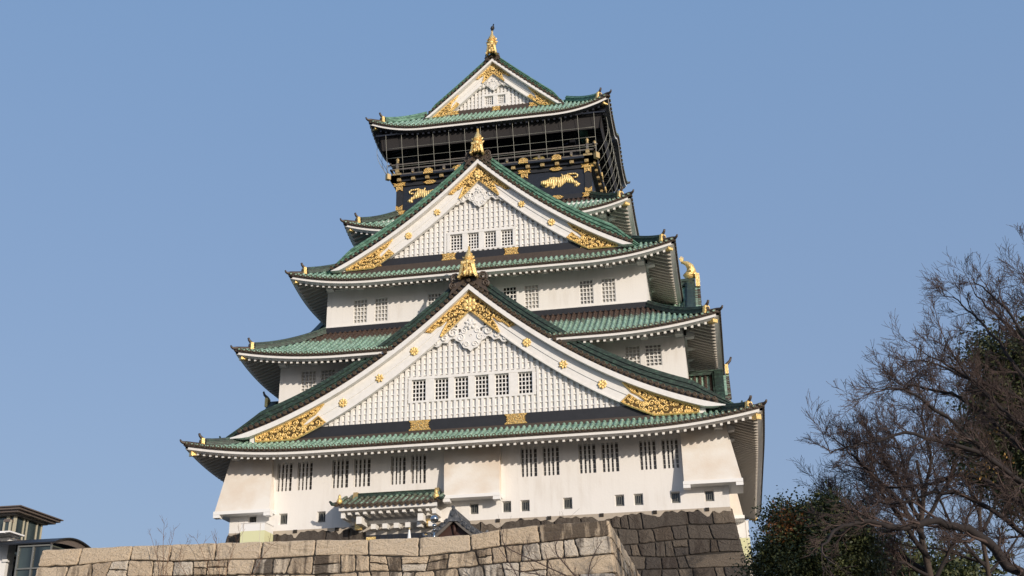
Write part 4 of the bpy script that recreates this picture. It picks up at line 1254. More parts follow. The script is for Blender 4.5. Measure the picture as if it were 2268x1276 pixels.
# safety net of wires from the eave to the balcony edge
net = MB()
def netp(side, u, t, bulge=0.):
    """t = 0 at the eave, 1 at the balcony edge"""
    S = SIDES[side]
    w0, w1 = dims(side, 8.95)[1], dims(side, 8.12)[1]
    return S(u, w0 + (w1 - w0) * t + bulge * math.sin(PI * t) , 31.55 - (31.55 - 28.5) * t)
for side in ('front', 'right', 'left'):
    U, W = dims(side, 8.1)
    bg_ = .05 if side == 'front' else .42
    n = int(2 * U / 1.24)
    for q in range(n + 1):
        u = -U + 2 * U * q / n
        net.tube([netp(side, u, t / 8, bg_) for t in range(9)], .016, 4, 0, True)
    for t in (.36, .60, .82):
        net.tube([netp(side, -U + 2 * U * k / 20, t, bg_) for k in range(21)], .015, 4, 0, True)
P("safety_net_wires", net, M_wire)
hc = MB()
for side in ('front', 'right', 'left'):
    S = SIDES[side]; U, W = dims(side, 8.9)
    hc.box((-U, W - .05, 31.5), (U, W + .05, 31.62), 0, S)
P("net_beam", hc, M_black)
for side in ('front', 'right', 'left'):
    bl_ = MB(); S = SIDES[side]; U, W = dims(side, 8.62)
    bl_.quad(S(-U, W - .12, 30.42), S(U, W - .12, 30.42), S(U, W, 31.55), S(-U, W, 31.55))
    bl_.quad(S(-U, W - .16, 30.42), S(-U, W - .04, 31.55), S(U, W - .04, 31.55), S(U, W - .16, 30.42))
    P("hanging_blind", bl_, M_blind)

# ------------------------------------------------------------------ entrance porch on the first storey
px0, px1 = -7.95, -1.55
TP = lambda u, d, z: (u, -15.62 - d, z)
prf = MB()
def pz(d): return 1.84 - .53 * d + .012 * d * d
U0, U1, DD = px0, px1, 1.95
n = int((U1 - U0) / .36)
for q in range(n + 1):
    u = U0 + (U1 - U0) * q / n
    lf = .16 * max(0, (abs(u - (U0 + U1) / 2) / ((U1 - U0) / 2) - .6) / .4) ** 2
    for j in range(5):
        a, b_ = DD * (1 - j / 5), DD * (1 - (j + 1) / 5)
        half_tile(prf, TP(u, a, pz(a) + .05 + lf * a / DD), TP(u, b_, pz(b_) + .05 + lf * b_ / DD), (1, 0, 0), .115, .095, (random.uniform(.36, .60), random.uniform(.0, .2), 0))
    ring_end(prf, lambda uu, w0, zz: TP(uu, w0, zz), u, pz(DD) + .05 + lf, .125, DD + .05)
prf.hexa([TP(U0 - .1, 0, pz(0) - .1), TP(U0 - .1, DD, pz(DD) + .05), TP(U1 + .1, DD, pz(DD) + .05), TP(U1 + .1, 0, pz(0) - .1),
          TP(U0 - .1, 0, pz(0) + .03), TP(U0 - .1, DD, pz(DD) + .14), TP(U1 + .1, DD, pz(DD) + .14), TP(U1 + .1, 0, pz(0) + .03)], 1)
porch = P("porch_roof", prf, [M_copper, M_brown, M_ring])
pr = MB()
pr.sweep([(-.16, 0), (-.16, .12), (-.11, .13), (-.11, .2), (-.14, .21), (-.07, .29), (.07, .29), (.14, .21), (.11, .2), (.11, .13), (.16, .12), (.16, 0)], [TP(U0 + .75, .17, 1.76), TP(U1 - .55, .17, 1.76)])
P("ridge", pr, M_ridge, porch)
for u in (U0 + .68, U1 - .5):
    e = MB(); e.hexa([TP(u - .17, .0, 1.7), TP(u + .17, .0, 1.7), TP(u + .17, .4, 1.6), TP(u - .17, .4, 1.6), TP(u - .13, .0, 2.12), TP(u + .13, .0, 2.12), TP(u + .13, .34, 2.10), TP(u - .13, .34, 2.10)])
    P("ridge_end_tile", e, M_aged, porch)
for u in (U0 - .05, U1 + .05):
    f = MB()
    f.lathe([(.10, 0), (.17, .10), (.19, .22), (.12, .34), (.08, .42), (.10, .5), (.03, .62)], TP(u + (.22 if u < -5 else -.22), DD - .12, pz(DD) + .2), 10)
    P("gilded_finial", f, M_gold, porch)
    hr = MB(); sg = -1 if u < -5 else 1
    hr.tube([TP(u, DD - .05, pz(DD) + .22), TP(u + sg * .2, DD, pz(DD) + .22), TP(u + sg * .36, DD + .04, pz(DD) + .40)], [.13, .11, .06], 7)
    P("corner_horn", hr, M_ridge, porch)
eb = MB()
eb.hexa([TP(U0 + .25, DD - .55, .60), TP(U1 - .2, DD - .55, .60), TP(U1 - .1, DD - .1, .66), TP(U0 + .15, DD - .1, .66),
         TP(U0 + .25, DD - .55, .98), TP(U1 - .2, DD - .55, .98), TP(U1 - .1, DD - .1, .90), TP(U0 + .15, DD - .1, .90)])
eb.box((U0 + .3, .02, .06), (U1 - .3, .22, .30), 0, TP)
P("porch_beam", eb, M_trim, porch)
eb = MB()
eb.box((U0 + 1.45, .02, -.62), (U1 - .60, .33, -.37), 0, TP)
eb.box((U0 + .9, .02, -.37), (U1 - .55, .15, .055), 0, TP)
P("porch_lintel", eb, M_rafter, porch)  # grey tone paints the porch roof's shade onto white lintel and beam
def ends(us, d0, d1, z0, z1, hw, nm):
    for u in us:
        b = MB(); b.box((u - hw, d0, z0), (u + hw, d1, z1), 0, TP); P(nm, b, M_trim, porch)
ends([U0 + .75 + k * (U1 - U0 - 1.5) / 10 for k in range(11)], .3, DD - .32, .44, .60, .10, "rafter_end")
ends([U0 + 1.35, U1 - 1.2], .3, 1.55, -.12, .32, .17, "bracket")
ends([U0 + .34, U1 - .34], .2, 1.6, .26, .62, .12, "bracket")
ends([U0 + 2.1 + k * .72 for k in range(6)],   .3, 1.0, -.37, -.07, .15, "lintel_nose")
for u in (U0 + 1.05, U1 - .82):
    b = MB(); b.box((u - .20, .50, -.32), (u + .20, .76, .12), 0, TP); P("gilded_beam_end", b, M_gold, porch)
dr = MB()
dr.box((U0 + 1.45, -.1, -3.2), (U1 - .6, .40, -.625), 0, TP)
for k in range(8): dr.box((U0 + 2.3 + k * .42, .401, -1.6), (U0 + 2.42 + k * .42, .44, -.72), 1, TP)
P("door", dr, [M_black, M_navy], porch)
for u in (U0 + 1.80, U1 - .95):
    b = MB(); b.box((u - .30, .38, -1.15), (u + .30, .46, -.74), 0, TP); P("gilded_hinge", b, M_gold, porch)
#@@PART3@@

# ================================================================== STONEWORK
def wavy(seed, amp):
    r = random.Random(seed); ph = [(r.uniform(.25, .9), r.uniform(0, 6.28), r.uniform(.4, 1)) for _ in range(4)]
    return lambda s: amp * sum(a * math.sin(f * s * 1.7 + p) for f, p, a in ph) / 2.

def stone_block(mb, M, quad, rnd, tint, stain=0., bulge=.05, gap=.022, rough=.034):
    """one dressed stone: quad = four (s, z) corners counter-clockwise, M(s, z, out) -> world"""
    cs = sum(q[0] for q in quad) / 4; cz = sum(q[1] for q in quad) / 4
    sz = min(abs(quad[1][0] - quad[0][0]), abs(quad[3][1] - quad[0][1]))
    out = []
    for k in range(4):
        a, b = quad[k], quad[(k + 1) % 4]
        for t in (0., .10, .26, .42, .58, .74, .90):
            p = [a[0] + (b[0] - a[0]) * t, a[1] + (b[1] - a[1]) * t]
            dx, dz = cs - p[0], cz - p[1]; L = math.hypot(dx, dz) or 1
            ins = gap + rnd.uniform(0, rough) * (1.6 if rnd.random() < .25 else 1) + (.05 * min(1, sz) if t == 0. else 0)
            out.append((p[0] + dx / L * ins, p[1] + dz / L * ins))
    n = len(out)
    def inset(d): return [(x + (cs - x) / (math.hypot(cs - x, cz - z) or 1) * d, z + (cz - z) / (math.hypot(cs - x, cz - z) or 1) * d) for x, z in out]
    c = (stain, tint, 0)
    e = min(.045, sz * .08)
    r0 = [mb.V(M(x, z, -.12), c) for x, z in out]
    r1 = [mb.V(M(x, z, -.02), c) for x, z in out]
    r2 = [mb.V(M(x, z, bulge * .8 + rnd.uniform(-.012, .012)), c) for x, z in inset(e)]
    r3 = [mb.V(M(x, z, bulge + rnd.uniform(-.02, .02)), c) for x, z in inset(sz * .30)]
    for A, B in ((r0, r1), (r1, r2), (r2, r3)):
        for k in range(n): mb.F((A[k], A[(k + 1) % n], B[(k + 1) % n], B[k]), 0, False)
    m = mb.V(M(cs, cz, bulge + rnd.uniform(-.01, .02)), c)
    for k in range(n): mb.F((r3[k], r3[(k + 1) % n], m), 0, False)

def masonry(mb, M, s0, s1, zs, widths, rnd, tints, amp=.05, split=.25, first=None, first_stain=None, bulge=.03, gap=.016, ends=None, stain=.1, first_tint=None):
    waves = [wavy(rnd.randint(0, 9999), amp if 0 < k else 0) for k in range(len(zs))]
    for r in range(len(zs) - 1):
        zt = lambda s, r=r: zs[r] + waves[r](s)
        zb = lambda s, r=r: zs[r + 1] + waves[r + 1](s)
        if r == 0 and first: js = list(first)
        else:
            js = [s0]
            e0 = ends(r)[0] if ends else 0; e1 = ends(r)[1] if ends else 0
            if e0: js.append(s0 + e0)
            while True:
                nx = js[-1] + rnd.uniform(*widths)
                if nx > s1 - e1 - widths[0] * .6: break
                js.append(nx)
            if e1 and s1 - e1 > js[-1] + .3: js.append(s1 - e1)
            js.append(s1)
        lean = [0] + [rnd.uniform(-.09, .09) if r else rnd.uniform(-.02, .02) for _ in js[1:-1]] + [0]
        for k in range(len(js) - 1):
            a, b = js[k], js[k + 1]; la, lb = lean[k], lean[k + 1]
            q = [(a - la, zb(a)), (b - lb, zb(b)), (b + lb, zt(b)), (a + la, zt(a))]
            st = first_stain[k] if (r == 0 and first_stain) else rnd.choice((-.3, -.2, -.1, stain * .6, stain * 2, stain * 3.5))
            if r and rnd.random() < split and b - a > .5:
                t = rnd.uniform(.42, .58); t2 = t + rnd.uniform(-.1, .1)
                L_ = (q[0][0] + (q[3][0] - q[0][0]) * t, q[0][1] + (q[3][1] - q[0][1]) * t); R_ = (q[1][0] + (q[2][0] - q[1][0]) * t2, q[1][1] + (q[2][1] - q[1][1]) * t2)
                if rnd.random() < .5:
                    stone_block(mb, M, [q[0], q[1], R_, L_], rnd, rnd.choice(tints), st, bulge, gap); stone_block(mb, M, [L_, R_, q[2], q[3]], rnd, rnd.choice(tints), st, bulge, gap)
                else:
                    x = rnd.uniform(.4, .6); B_ = (q[0][0] + (q[1][0] - q[0][0]) * x, q[0][1] + (q[1][1] - q[0][1]) * x); T_ = (q[3][0] + (q[2][0] - q[3][0]) * (x + .05), q[3][1] + (q[2][1] - q[3][1]) * (x + .05))
                    stone_block(mb, M, [q[0], B_, T_, q[3]], rnd, rnd.choice(tints), st, bulge, gap); stone_block(mb, M, [B_, q[1], q[2], T_], rnd, rnd.choice(tints), st, bulge, gap)
            else:
                stone_block(mb, M, q, rnd, first_tint[k] if (r == 0 and first_tint) else rnd.choice(tints), st, bulge, gap)

# keep's stone base
def bout(z): return .06 + .145 * -z + .0055 * z * z
def base_M(side):
    S = SIDES[side]
    def M(s, z, o):
        U, W = dims(side, 15.62); e = bout(z)
        return S(s * (U + e) / U, W + e + o, z)
    return M
sb_ = thing("stone_base", "dark weathered cut-stone base under the white keep", "stone wall", (0, CY, -15.6))
def PB(name, mb, m):
    o = mb.build(name, m); o.parent = sb_; o.location = (0, -CY, 15.6); return o
rb = random.Random(12)
zrow = [-.06, -.98, -1.9, -2.7, -3.5, -4.35, -5.2, -6.1, -7.0, -8.1, -9.2, -10.3, -11.4, -12.6, -13.8, -15.6]
fm = MB()
masonry(fm, base_M('front'), -15.62, 15.62, zrow, (.62, 1.25), rb, (.1, .25, .35, .45, .6, .85), .09, .16,
        first=[-15.62, -13.6, -12.3, -9.1, -7.6, -6.2, -4.9, -3.6, -2.2, .6, 1.9, 4.3, 5.1, 6.7, 8.0, 8.5, 9.05, 9.5, 10.3, 13.0, 14.4, 15.62],
        first_stain=[.2] * 21, ends=lambda r: ((1.6, 3.2) if r == 3 else (1.7, 1.5) if r % 2 else (1.2, 1.3)), gap=.012, stain=.15)
PB("front_stonework", fm, M_dstone)
for sd in ('right', 'left', 'back'):
    m_ = MB(); U, W = dims(sd, 15.62)
    masonry(m_, base_M(sd), -U, U, zrow, (1.0, 2.0), rb, (.1, .25, .35, .5, .8), .09, .2, ends=lambda r: ((1.6, 1.6) if r % 2 else (3.2, 3.2)), gap=.012, stain=.15)
    PB("side_stonework" if sd != 'back' else "rear_stonework", m_, M_dstone)
core = MB()
for sd in SIDES:
    M = base_M(sd); U, W = dims(sd, 15.62)
    zz = [-.01] + zrow[1:]
    for a, b in zip(zz[:-1], zz[1:]):
        core.quad(M(-U + .07, b, -.07), M(U - .07, b, -.07), M(U - .07, a, -.07), M(-U + .07, a, -.07))
core.quad((-15.6, -15.6, -.012), (15.6, -15.6, -.012), (15.6, 11.7, -.012), (-15.6, 11.7, -.012))
PB("core", core, M_joint)
# uneven mortar bedding under the wall, with drain holes
mo = MB(); M = base_M('front'); hx = [-11.1, -8.4, -5.8, 1.72, 4.85, 8.0, 11.15, 14.2]
n = 260
def mz(s):
    d = min(abs(s - h) for h in hx)
    return -.12 - .05 * math.sin(s * 2.3) * math.sin(s * 5.1 + 1) - .26 * math.exp(-(d / .34) ** 2) * (1 + .5 * math.sin(s * 9)) - .13 * max(0, math.sin(s * .9 + .4)) - .05 * math.sin(s * 7.7) - .04 * math.sin(s * 13.1 + 2)
for q in range(n):
    a, b = -15.55 + 31.1 * q / n, -15.55 + 31.1 * (q + 1) / n
    mo.quad(M(a, mz(a), .045), M(b, mz(b), .045), M(b, -.004, .075), M(a, -.004, .075)); mo.quad(M(a, mz(a), -.05), M(b, mz(b), -.05), M(b, mz(b), .045), M(a, mz(a), .045))
PB("mortar_bed", mo, M_mortar)
for h in hx:
    d = MB(); p = M(h, -.10, .09); d.box((p[0] - .12, p[1] - .05, p[2] - .10), (p[0] + .12, p[1] + .1, p[2] + .10))
    PB("drain_hole", d, M_joint)

# terrace in front of the keep
TX0, TX1, TY, TZ = -16.85, 10.2, -34.0, -3.96
def tout(z): return .02 + .10 * (TZ - z) + .004 * (TZ - z) ** 2
DIP = ((-16.85, 0), (-12.2, -.03), (-8, -.10), (-5.76, -.15), (-3.2, -.20), (-.68, -.30), (1.67, -.34), (4.0, -.32), (5.36, -.15), (7.1, -.05), (10.2, 0))
def dip(s):
    for (a, za), (b, zb) in zip(DIP[:-1], DIP[1:]):
        if a <= s <= b: return za + (zb - za) * (s - a) / (b - a)
    return 0.
def terr_front(s, z, o):
    e = tout(z); t = (s - TX0) / (TX1 - TX0)
    return (s + e * (2 * t - 1), TY - e - o, z + dip(s))
def terr_right(s, z, o):
    e = tout(z); t = (s - TY) / 18.
    return (TX1 + e + o, s - e * (1 - t), z)
def terr_left(s, z, o):
    e = tout(z); t = (s + 16.) / (TY + 16.)
    return (TX0 - e * .4 - o, s - e * t, z)
te = thing("terrace_wall", "tan granite terrace wall of large fitted blocks in front of the keep", "stone wall", (-3, -25, -15.6))
def PT(name, mb, m):
    o = mb.build(name, m); o.parent = te; o.location = (3, 25, 15.6); return o
rt = random.Random(5)
tz = [TZ, -4.74, -5.48, -6.3, -7.2, -8.2, -9.3, -10.5, -11.8, -13.4, -15.6]
m_ = MB()
cj = [-16.85, -14.78, -12.19, -10.22, -8.0, -5.76, -3.2, -.68, 1.67, 4.03, 5.36, 7.11, 10.2]
masonry(m_, terr_front, TX0, TX1, tz, (.6, 1.35), rt, (.2, .4, .5, .5, .6, .8, 1., .95, .1), .10, .20, first=cj,
        first_stain=[-.35, -.35, -.3, -.35, -.3, -.2, -.3, -.35, -.3, -.2, -.15, .55], first_tint=[.5, .52, .62, .55, .6, .58, .56, .6, .6, .45, .42, .5], ends=lambda r: ((1.6, 1.5) if r % 2 else (1., 2.9)), bulge=.03, gap=.014, stain=.12)
PT("front_stonework", m_, M_stone)
m_ = MB(); masonry(m_, terr_right, TY, -16.4, tz, (1.2, 2.4), rt, (.3, .5, .6, .8), .08, .1, bulge=.05)
PT("side_stonework", m_, M_stone)
m_ = MB(); masonry(m_, lambda s, z, o: terr_left(-16.4 - (s - TY), z, o), TY, -16.4, tz, (1.2, 2.4), rt, (.3, .5, .6, .8), .08, .1, bulge=.05)
PT("side_stonework", m_, M_stone)
core = MB()
for M, a0, a1 in ((terr_front, TX0 + .08, TX1 - .08), (terr_right, TY + .08, -16.4), (terr_left, TY + .08, -16.4)):
    for a, b in zip(tz[:-1], tz[1:]):
        a = min(a, TZ - .42)
        core.quad(M(a0, b, -.08), M(a1, b, -.08), M(a1, a, -.08), M(a0, a, -.08))
PT("core", core, M_joint)
# coping tops
cp = MB()
for a, b in zip(cj[:-1], cj[1:]):
    za, zb = TZ - .03 + dip(a), TZ - .03 + dip(b)
    cp.hexa([(a + .03, TY + .02, TZ - 1.1), (b - .03, TY + .02, TZ - 1.1), (b - .03, TY + .75, TZ - 1.1), (a + .03, TY + .75, TZ - 1.1), (a + .03, TY + .02, za), (b - .03, TY + .02, zb), (b - .03, TY + .75, zb), (a + .03, TY + .75, za)])
cp.box((TX1 - .75, TY + .76, TZ - .7), (TX1 - .06, -16.6, TZ - .03)); cp.box((TX0 + .06, TY + .76, TZ - .7), (TX0 + .75, -16.6, TZ - .03))
PT("coping", cp, M_stone)
tf = MB(); tf.quad((TX0 + .5, TY + .5, -5.0), (TX1 - .5, TY + .5, -5.0), (TX1 - .5, -16.2, -5.0), (TX0 + .5, -16.2, -5.0))
o = tf.build("terrace_floor", M_ground); o["kind"] = "structure"

# ------------------------------------------------------------------ small things on the terrace
wh = thing("well_house", "small dark tiled gable roof shelter peeking over the granite terrace wall", "well house", (1.37, -24.2, -5.0))
def PW(name, mb, m, par=None):
    o = mb.build(name, m); o.parent = par or wh
    if par is None: o.location = (-1.37, 24.2, 5.0)
    return o
gw = dict(y=-26, A=-1.86, c1=1.02, c2=.16, b=1.45)
TW_ = lambda u, d, z: (1.37 + u, -26 + d, z)
rf = MB()
for sx in (-1, 1):
    n = 12
    for q in range(n):
        a, b = 1.55 * q / n, 1.55 * (q + 1) / n
        za, zb = zc(gw, a), zc(gw, b)
        rf.hexa([TW_(sx * a, 0, za + .02), TW_(sx * b, 0, zb + .02), TW_(sx * b, 3.6, zb + .02), TW_(sx * a, 3.6, za + .02), TW_(sx * a, 0, za + .16), TW_(sx * b, 0, zb + .16), TW_(sx * b, 3.6, zb + .16), TW_(sx * a, 3.6, za + .16)])
    for j in range(11):
        for q in range(6):
            a, b = 1.58 * q / 6, 1.58 * (q + 1) / 6
            half_tile(rf, TW_(sx * b, .35 + j * .32, zc(gw, b) + .17), TW_(sx * a, .35 + j * .32, zc(gw, a) + .17), (0, 1, 0), .095, .08, (0, .5, 0))
    u = .12
    while u < 1.55:
        ring_end(rf, lambda uu, w0, zz: TW_(uu, -w0, zz), sx * u, zc(gw, u) + .19, .115, .05, 0, 0); u += .235
roof_w = PW("tiled_roof", rf, [M_kawara, M_kawara, M_kawara])
rg = MB(); rg.box((-.14, .05, -1.74), (.14, 3.6, -1.50), 0, TW_); rg.tube([TW_(0, .02, -1.46), TW_(0, 3.6, -1.46)], .12, 8)
for sx in (-1, 1):
    curveband(rg, gw, TW_, .15, 1.5, .30, .55, lambda u: .2, lambda u: .40, 10, 0, (sx,))
    rg.tube([TW_(sx * 1.5, .42, zc(gw, 1.5) + .32), TW_(sx * 1.66, .42, zc(gw, 1.5) + .36), TW_(sx * 1.74, .42, zc(gw, 1.5) + .5)], [.11, .09, .06], 7)
PW("ridge", rg, M_kawara, roof_w).location = (0, 0, 0)
oni = MB()
oni.hexa([TW_(-.34, -.06, -2.05), TW_(.34, -.06, -2.05), TW_(.34, .1, -2.05), TW_(-.34, .1, -2.05), TW_(-.15, -.06, -1.48), TW_(.15, -.06, -1.48), TW_(.15, .1, -1.48), TW_(-.15, .1, -1.48)])
oni.tube([TW_(0, -.08, -1.68), TW_(0, -.13, -1.68)], .11, 10); oni.tube([TW_(0, 0, -1.5), TW_(0, -.02, -1.36)], .06, 8); oni.tube([TW_(0, -.12, -1.32), TW_(0, .06, -1.32)], .085, 10)
for sx in (-1, 1): spiral(oni, TW_, sx * .36, -1.98, .12, 0, 0 if sx > 0 else PI, -sx, 1.3, .05)
PW("ridge_end_tile", oni, M_kawara, roof_w).location = (0, 0, 0)
gbl = MB()
for sx in (-1, 1): curveband(gbl, gw, TW_, 0, 1.4, .02, .12, lambda u: -.16, lambda u: .01, 10, 0, (sx,))
PW("bargeboard", gbl, M_rail)
wl_ = MB(); wl_.poly([TW_(u, .35, zc(gw, u) - .02) for u in [1.15 - 2.3 * k / 12 for k in range(13)]] + [TW_(-1.15, .35, -3.3), TW_(1.15, .35, -3.3)])
wl_.tube([TW_(0, .3, -2.2), TW_(0, .3, -2.75)], [.14, .05], 6); wl_.box((-1.3, .2, -3.2), (1.3, .4, -2.98), 0, TW_)
PW("gable_panel", wl_, M_redwood)
for sx in (-1, 1):
    for d in (.3, 3.2):
        p = MB(); p.box((sx * 1.05 - .1, d - .1, -5.0), (sx * 1.05 + .1, d + .1, -2.9), 0, TW_); PW("post", p, M_redwood)

bp = thing("ornamental_pole", "shiny steel pole topped by stacked balls in front of the keep's porch", "pole", (.61, -27, -5.0))
b = MB(); b.lathe([(.05, 0), (.05, 1.7), (.08, 1.72), (.05, 1.8), (.05, 1.95), (.09, 2.0), (.05, 2.08), (.04, 2.3)], (0, 0, 0), 14); o = b.build("shaft", M_chrome, bp)
b = MB(); b.lathe([(.004 + .215 * math.sin(PI * k / 14), 2.92 - .215 * math.cos(PI * k / 14)) for k in range(15)], (0, 0, 0), 24); b.build("large_ball", M_chrome, bp)
b = MB(); b.lathe([(.004 + .115 * math.sin(PI * k / 10), 2.57 - .115 * math.cos(PI * k / 10)) for k in range(11)], (0, 0, 0), 20); b.build("small_ball", M_chrome, bp)
b = MB(); b.lathe([(.004 + .075 * math.sin(PI * k / 8), 2.36 - .075 * math.cos(PI * k / 8)) for k in range(9)], (0, 0, 0), 16); b.build("small_ball", M_chrome, bp)

cn = thing("white_spire", "slim white cone with a gold ball tip before the dark porch door", "cone", (-.71, -27, -5.0))
b = MB(); b.lathe([(.42, 0), (.40, .04), (.30, .5), (.17, 1.4), (.10, 2.0), (.05, 2.38), (.03, 2.45)], (0, 0, 0), 16); b.build("cone_body", M_whitep, cn)
b = MB(); b.lathe([(.003 + .05 * math.sin(PI * k / 8), 2.50 - .05 * math.cos(PI * k / 8)) for k in range(9)], (0, 0, 0), 12); b.build("ball_tip", M_gold, cn)

def hut(name, label, x0, x1, y0, y1, zt, zy, zb2, zb):
    t = thing(name, label, "utility box", ((x0 + x1) / 2, (y0 + y1) / 2, zb), None)
    off = (-(x0 + x1) / 2, -(y0 + y1) / 2, -zb)
    def A(nm, mb, m):
        o = mb.build(nm, m); o.parent = t; o.location = off
    m = MB(); m.box((x0, y0, zy + .006), (x1, y1, zt)); A("white_casing", m, M_whitep)
    m = MB(); m.box((x0 - .012, y0 - .012, zb2), (x1 + .012, y1, zy)); A("cream_skirting", m, M_cream)
    m = MB(); m.box((x0 - .05, y0 - .05, zb), (x1 + .05, y1, zb2 - .004)); A("plinth", m, M_beige)
    for f in (.1, .82):
        m = MB(); x = x0 + (x1 - x0) * f; m.box((x - .012, y0 - .02, zb2 + .05), (x + .012, y0 - .013, zt - .02)); A("panel_seam", m, M_beige)
    m = MB(); m.box((x0 - .04, y0 - .04, zt), (x1 + .04, y1, zt + .03)); A("lid", m, M_whitep)
hut("utility_box", "white and cream box against the stone base at the left corner", -14.1, -12.56, -17.3, -15.9, .25, -.23, -2.2, -5.0)
hut("utility_box", "white and cream annex seen past the right edge of stone base", 15.7, 16.72, -6.4, -1.0, .88, -.23, -1.62, -15.6)

# ------------------------------------------------------------------ modern glazed lift tower and pavilion on the left
lt_ = thing("lift_tower", "modern glass tower with flat overhanging roof at the left edge", "building", (-28, -23.5, -15.6))
def PL(name, mb, m, par=None):
    o = mb.build(name, m); o.parent = par or lt_
    if par is None: o.location = (28, 23.5, 15.6)
    return o
m = MB()
for (e, z0, z1) in ((.0, .18, .24), (.12, .06, .175), (.30, -.06, .055), (.62, -.16, -.065)):
    m.box((-34.4 + e, -25.75 + e, z0), (-23.75 - e, -21.2 - e, z1), 0 if z0 > -.1 else 1)
rfl = PL("flat_roof", m, [M_bfascia, M_rail])
m = MB(); m.box((-34, -24.75, -15.6), (-24.62, -22.0, -.17)); PL("glazing", m, M_glass)
m = MB(); m.box((-34, -24.72, -1.62), (-24.45, -21.9, -1.42)); m.box((-34, -24.72, -1.70), (-24.40, -21.85, -1.62)); PL("floor_band", m, M_bfascia)
for y in (-24.7, -23.9, -23.55, -22.55, -22.06):
    m = MB(); m.box((-24.66, y - .04, -15.6), (-24.56, y + .04, -.17)); PL("mullion", m, M_frame)
for x in (-24.62, -24.98, -25.06, -25.7, -25.8, -26.6):
    m = MB(); m.box((x - .05, -24.85, -15.6), (x + .05, -24.70, -.17)); PL("mullion", m, M_frame)
m = MB(); m.box((-25.0, -25.12, -3.6), (-24.68, -24.76, -.42))
PL("projecting_window", m, M_glass)
for z in (-.45, -1.78, -3.05):
    m = MB(); m.box((-25.04, -25.18, z - .1), (-24.64, -24.75, z + .06)); PL("window_hood", m, M_bfascia)
for x in (-25.02, -24.66):
    m = MB(); m.box((x - .05, -25.16, -15.6), (x + .05, -25.06, -.45)); PL("mullion", m, M_frame)
for x in (-27.8, -29.0, -30.2, -31.4, -32.6, -33.8):
    m = MB(); m.box((x - .05, -24.85, -15.6), (x + .05, -24.70, -.17)); PL("mullion", m, M_frame)
for z in (-2.35, -3.75):
    m = MB(); m.box((-24.6, -24.72, z - .04), (-24.5, -22.0, z + .04)); PL("transom", m, M_frame)
m = MB()
m.box((-27.2, -27.6, -1.66), (-22.95, -26.2, -1.58)); m.box((-27.2, -27.7, -1.70), (-23.25, -26.2, -1.67))
PL("white_canopy", m, M_whitep)
m = MB(); m.hexa([(-27.2, -26.7, -15.6), (-23.72, -26.7, -15.6), (-23.72, -26.0, -15.6), (-27.2, -26.0, -15.6), (-27.2, -26.7, -1.76), (-23.5, -26.7, -1.76), (-23.5, -26.0, -1.76), (-27.2, -26.0, -1.76)])
PL("cream_wall", m, M_whitep)
m = MB(); m.box((-23.7, -26.8, -3.1), (-23.4, -26.5, -2.95)); PL("bracket", m, M_whitep)

pv = thing("glass_pavilion", "low glass pavilion with curved dark roof behind left end of terrace wall", "building", (-22.2, -25, -15.6))
def PP(name, mb, m):
    o = mb.build(name, m); o.parent = pv; o.location = (22.2, 25, 15.6); return o
m = MB(); n = 16
arc = [(-28.15 + 4.5 * k / n, -2.47 + .56 * math.sin(PI * (.04 + .90 * (k / n) ** .9))) for k in range(n + 1)]
for (a, za), (b, zb) in zip(arc[:-1], arc[1:]):
    m.hexa([(-24.4, a, za - .07), (-19.85, a, za - .07), (-19.85, b, zb - .07), (-24.4, b, zb - .07), (-24.4, a, za), (-19.85, a, za), (-19.85, b, zb), (-24.4, b, zb)])
PP("curved_roof", m, M_dkroof)
m = MB()
pts = [(y, z - .08) for y, z in arc] + [(y, z - .12 - .30 * math.sin(PI * k / n)) for k, (y, z) in reversed(list(enumerate(arc)))]
m.prism([(y, z) for y, z in pts if True], lambda y, z: (-20.02, y, z), lambda y, z: (-20.1, y, z)); PP("gable_fascia", m, M_bfascia)
m = MB(); m.box((-22.05, -27.95, -15.6), (-20.1, -24.0, -2.56)); PP("glazing", m, M_glass)
for x in (-22.02, -21.15, -20.12):
    m = MB(); m.box((x - .045, -28.03, -15.6), (x + .045, -27.96, -2.5)); PP("mullion", m, M_frameg)
for z in (-2.56, -3.75, -5.2):
    m = MB(); m.box((-22.06, -28.05, z - .04), (-20.07, -27.97, z + .04)); PP("transom", m, M_frameg)
m = MB(); m.box((-20.1, -27.9, -15.6), (-20.06, -24.1, -2.63)); PP("side_opening_shade_panel", m, M_dkroof)  # thin dark panel stands in for the shade inside the open side

# ------------------------------------------------------------------ crow on the topmost fish
cw = thing("black_bird", "small black bird perched on the topmost gold roof fish", "bird", (.03, -6.95, 41.60))
cw.scale = (.8, .8, .85); cw.rotation_euler = (0, .18, 0)
m = MB()
m.tube([(0, .06, -.28), (-.04, .02, -.12), (-.02, 0, .06), (.03, 0, .24), (.05, -.01, .34)], [(.03, .03), (.09, .08), (.125, .11), (.085, .08), (.05, .05)], 10)
m.tube([(.05, -.03, .36), (.05, -.02, .40), (.06, -.03, .46)], [.07, .08, .03], 10)
b_ = m.build("body", M_bird, cw)
m = MB(); m.tube([(.06, -.08, .40), (.08, -.19, .39)], [.03, .006], 6); m.build("beak", M_bird, b_)
for sx in (-1, 1):
    m = MB(); m.tube([(sx * .09, 0, .20), (sx * .125, .03, 0), (sx * .06, .07, -.30)], [(.03, .06), (.04, .10), (.015, .02)], 8); m.build("wing", M_bird, b_)
    m = MB(); m.tube([(sx * .04, 0, -.08), (sx * .04, -.01, -.26)], .015, 5); m.build("leg", M_bird, b_)

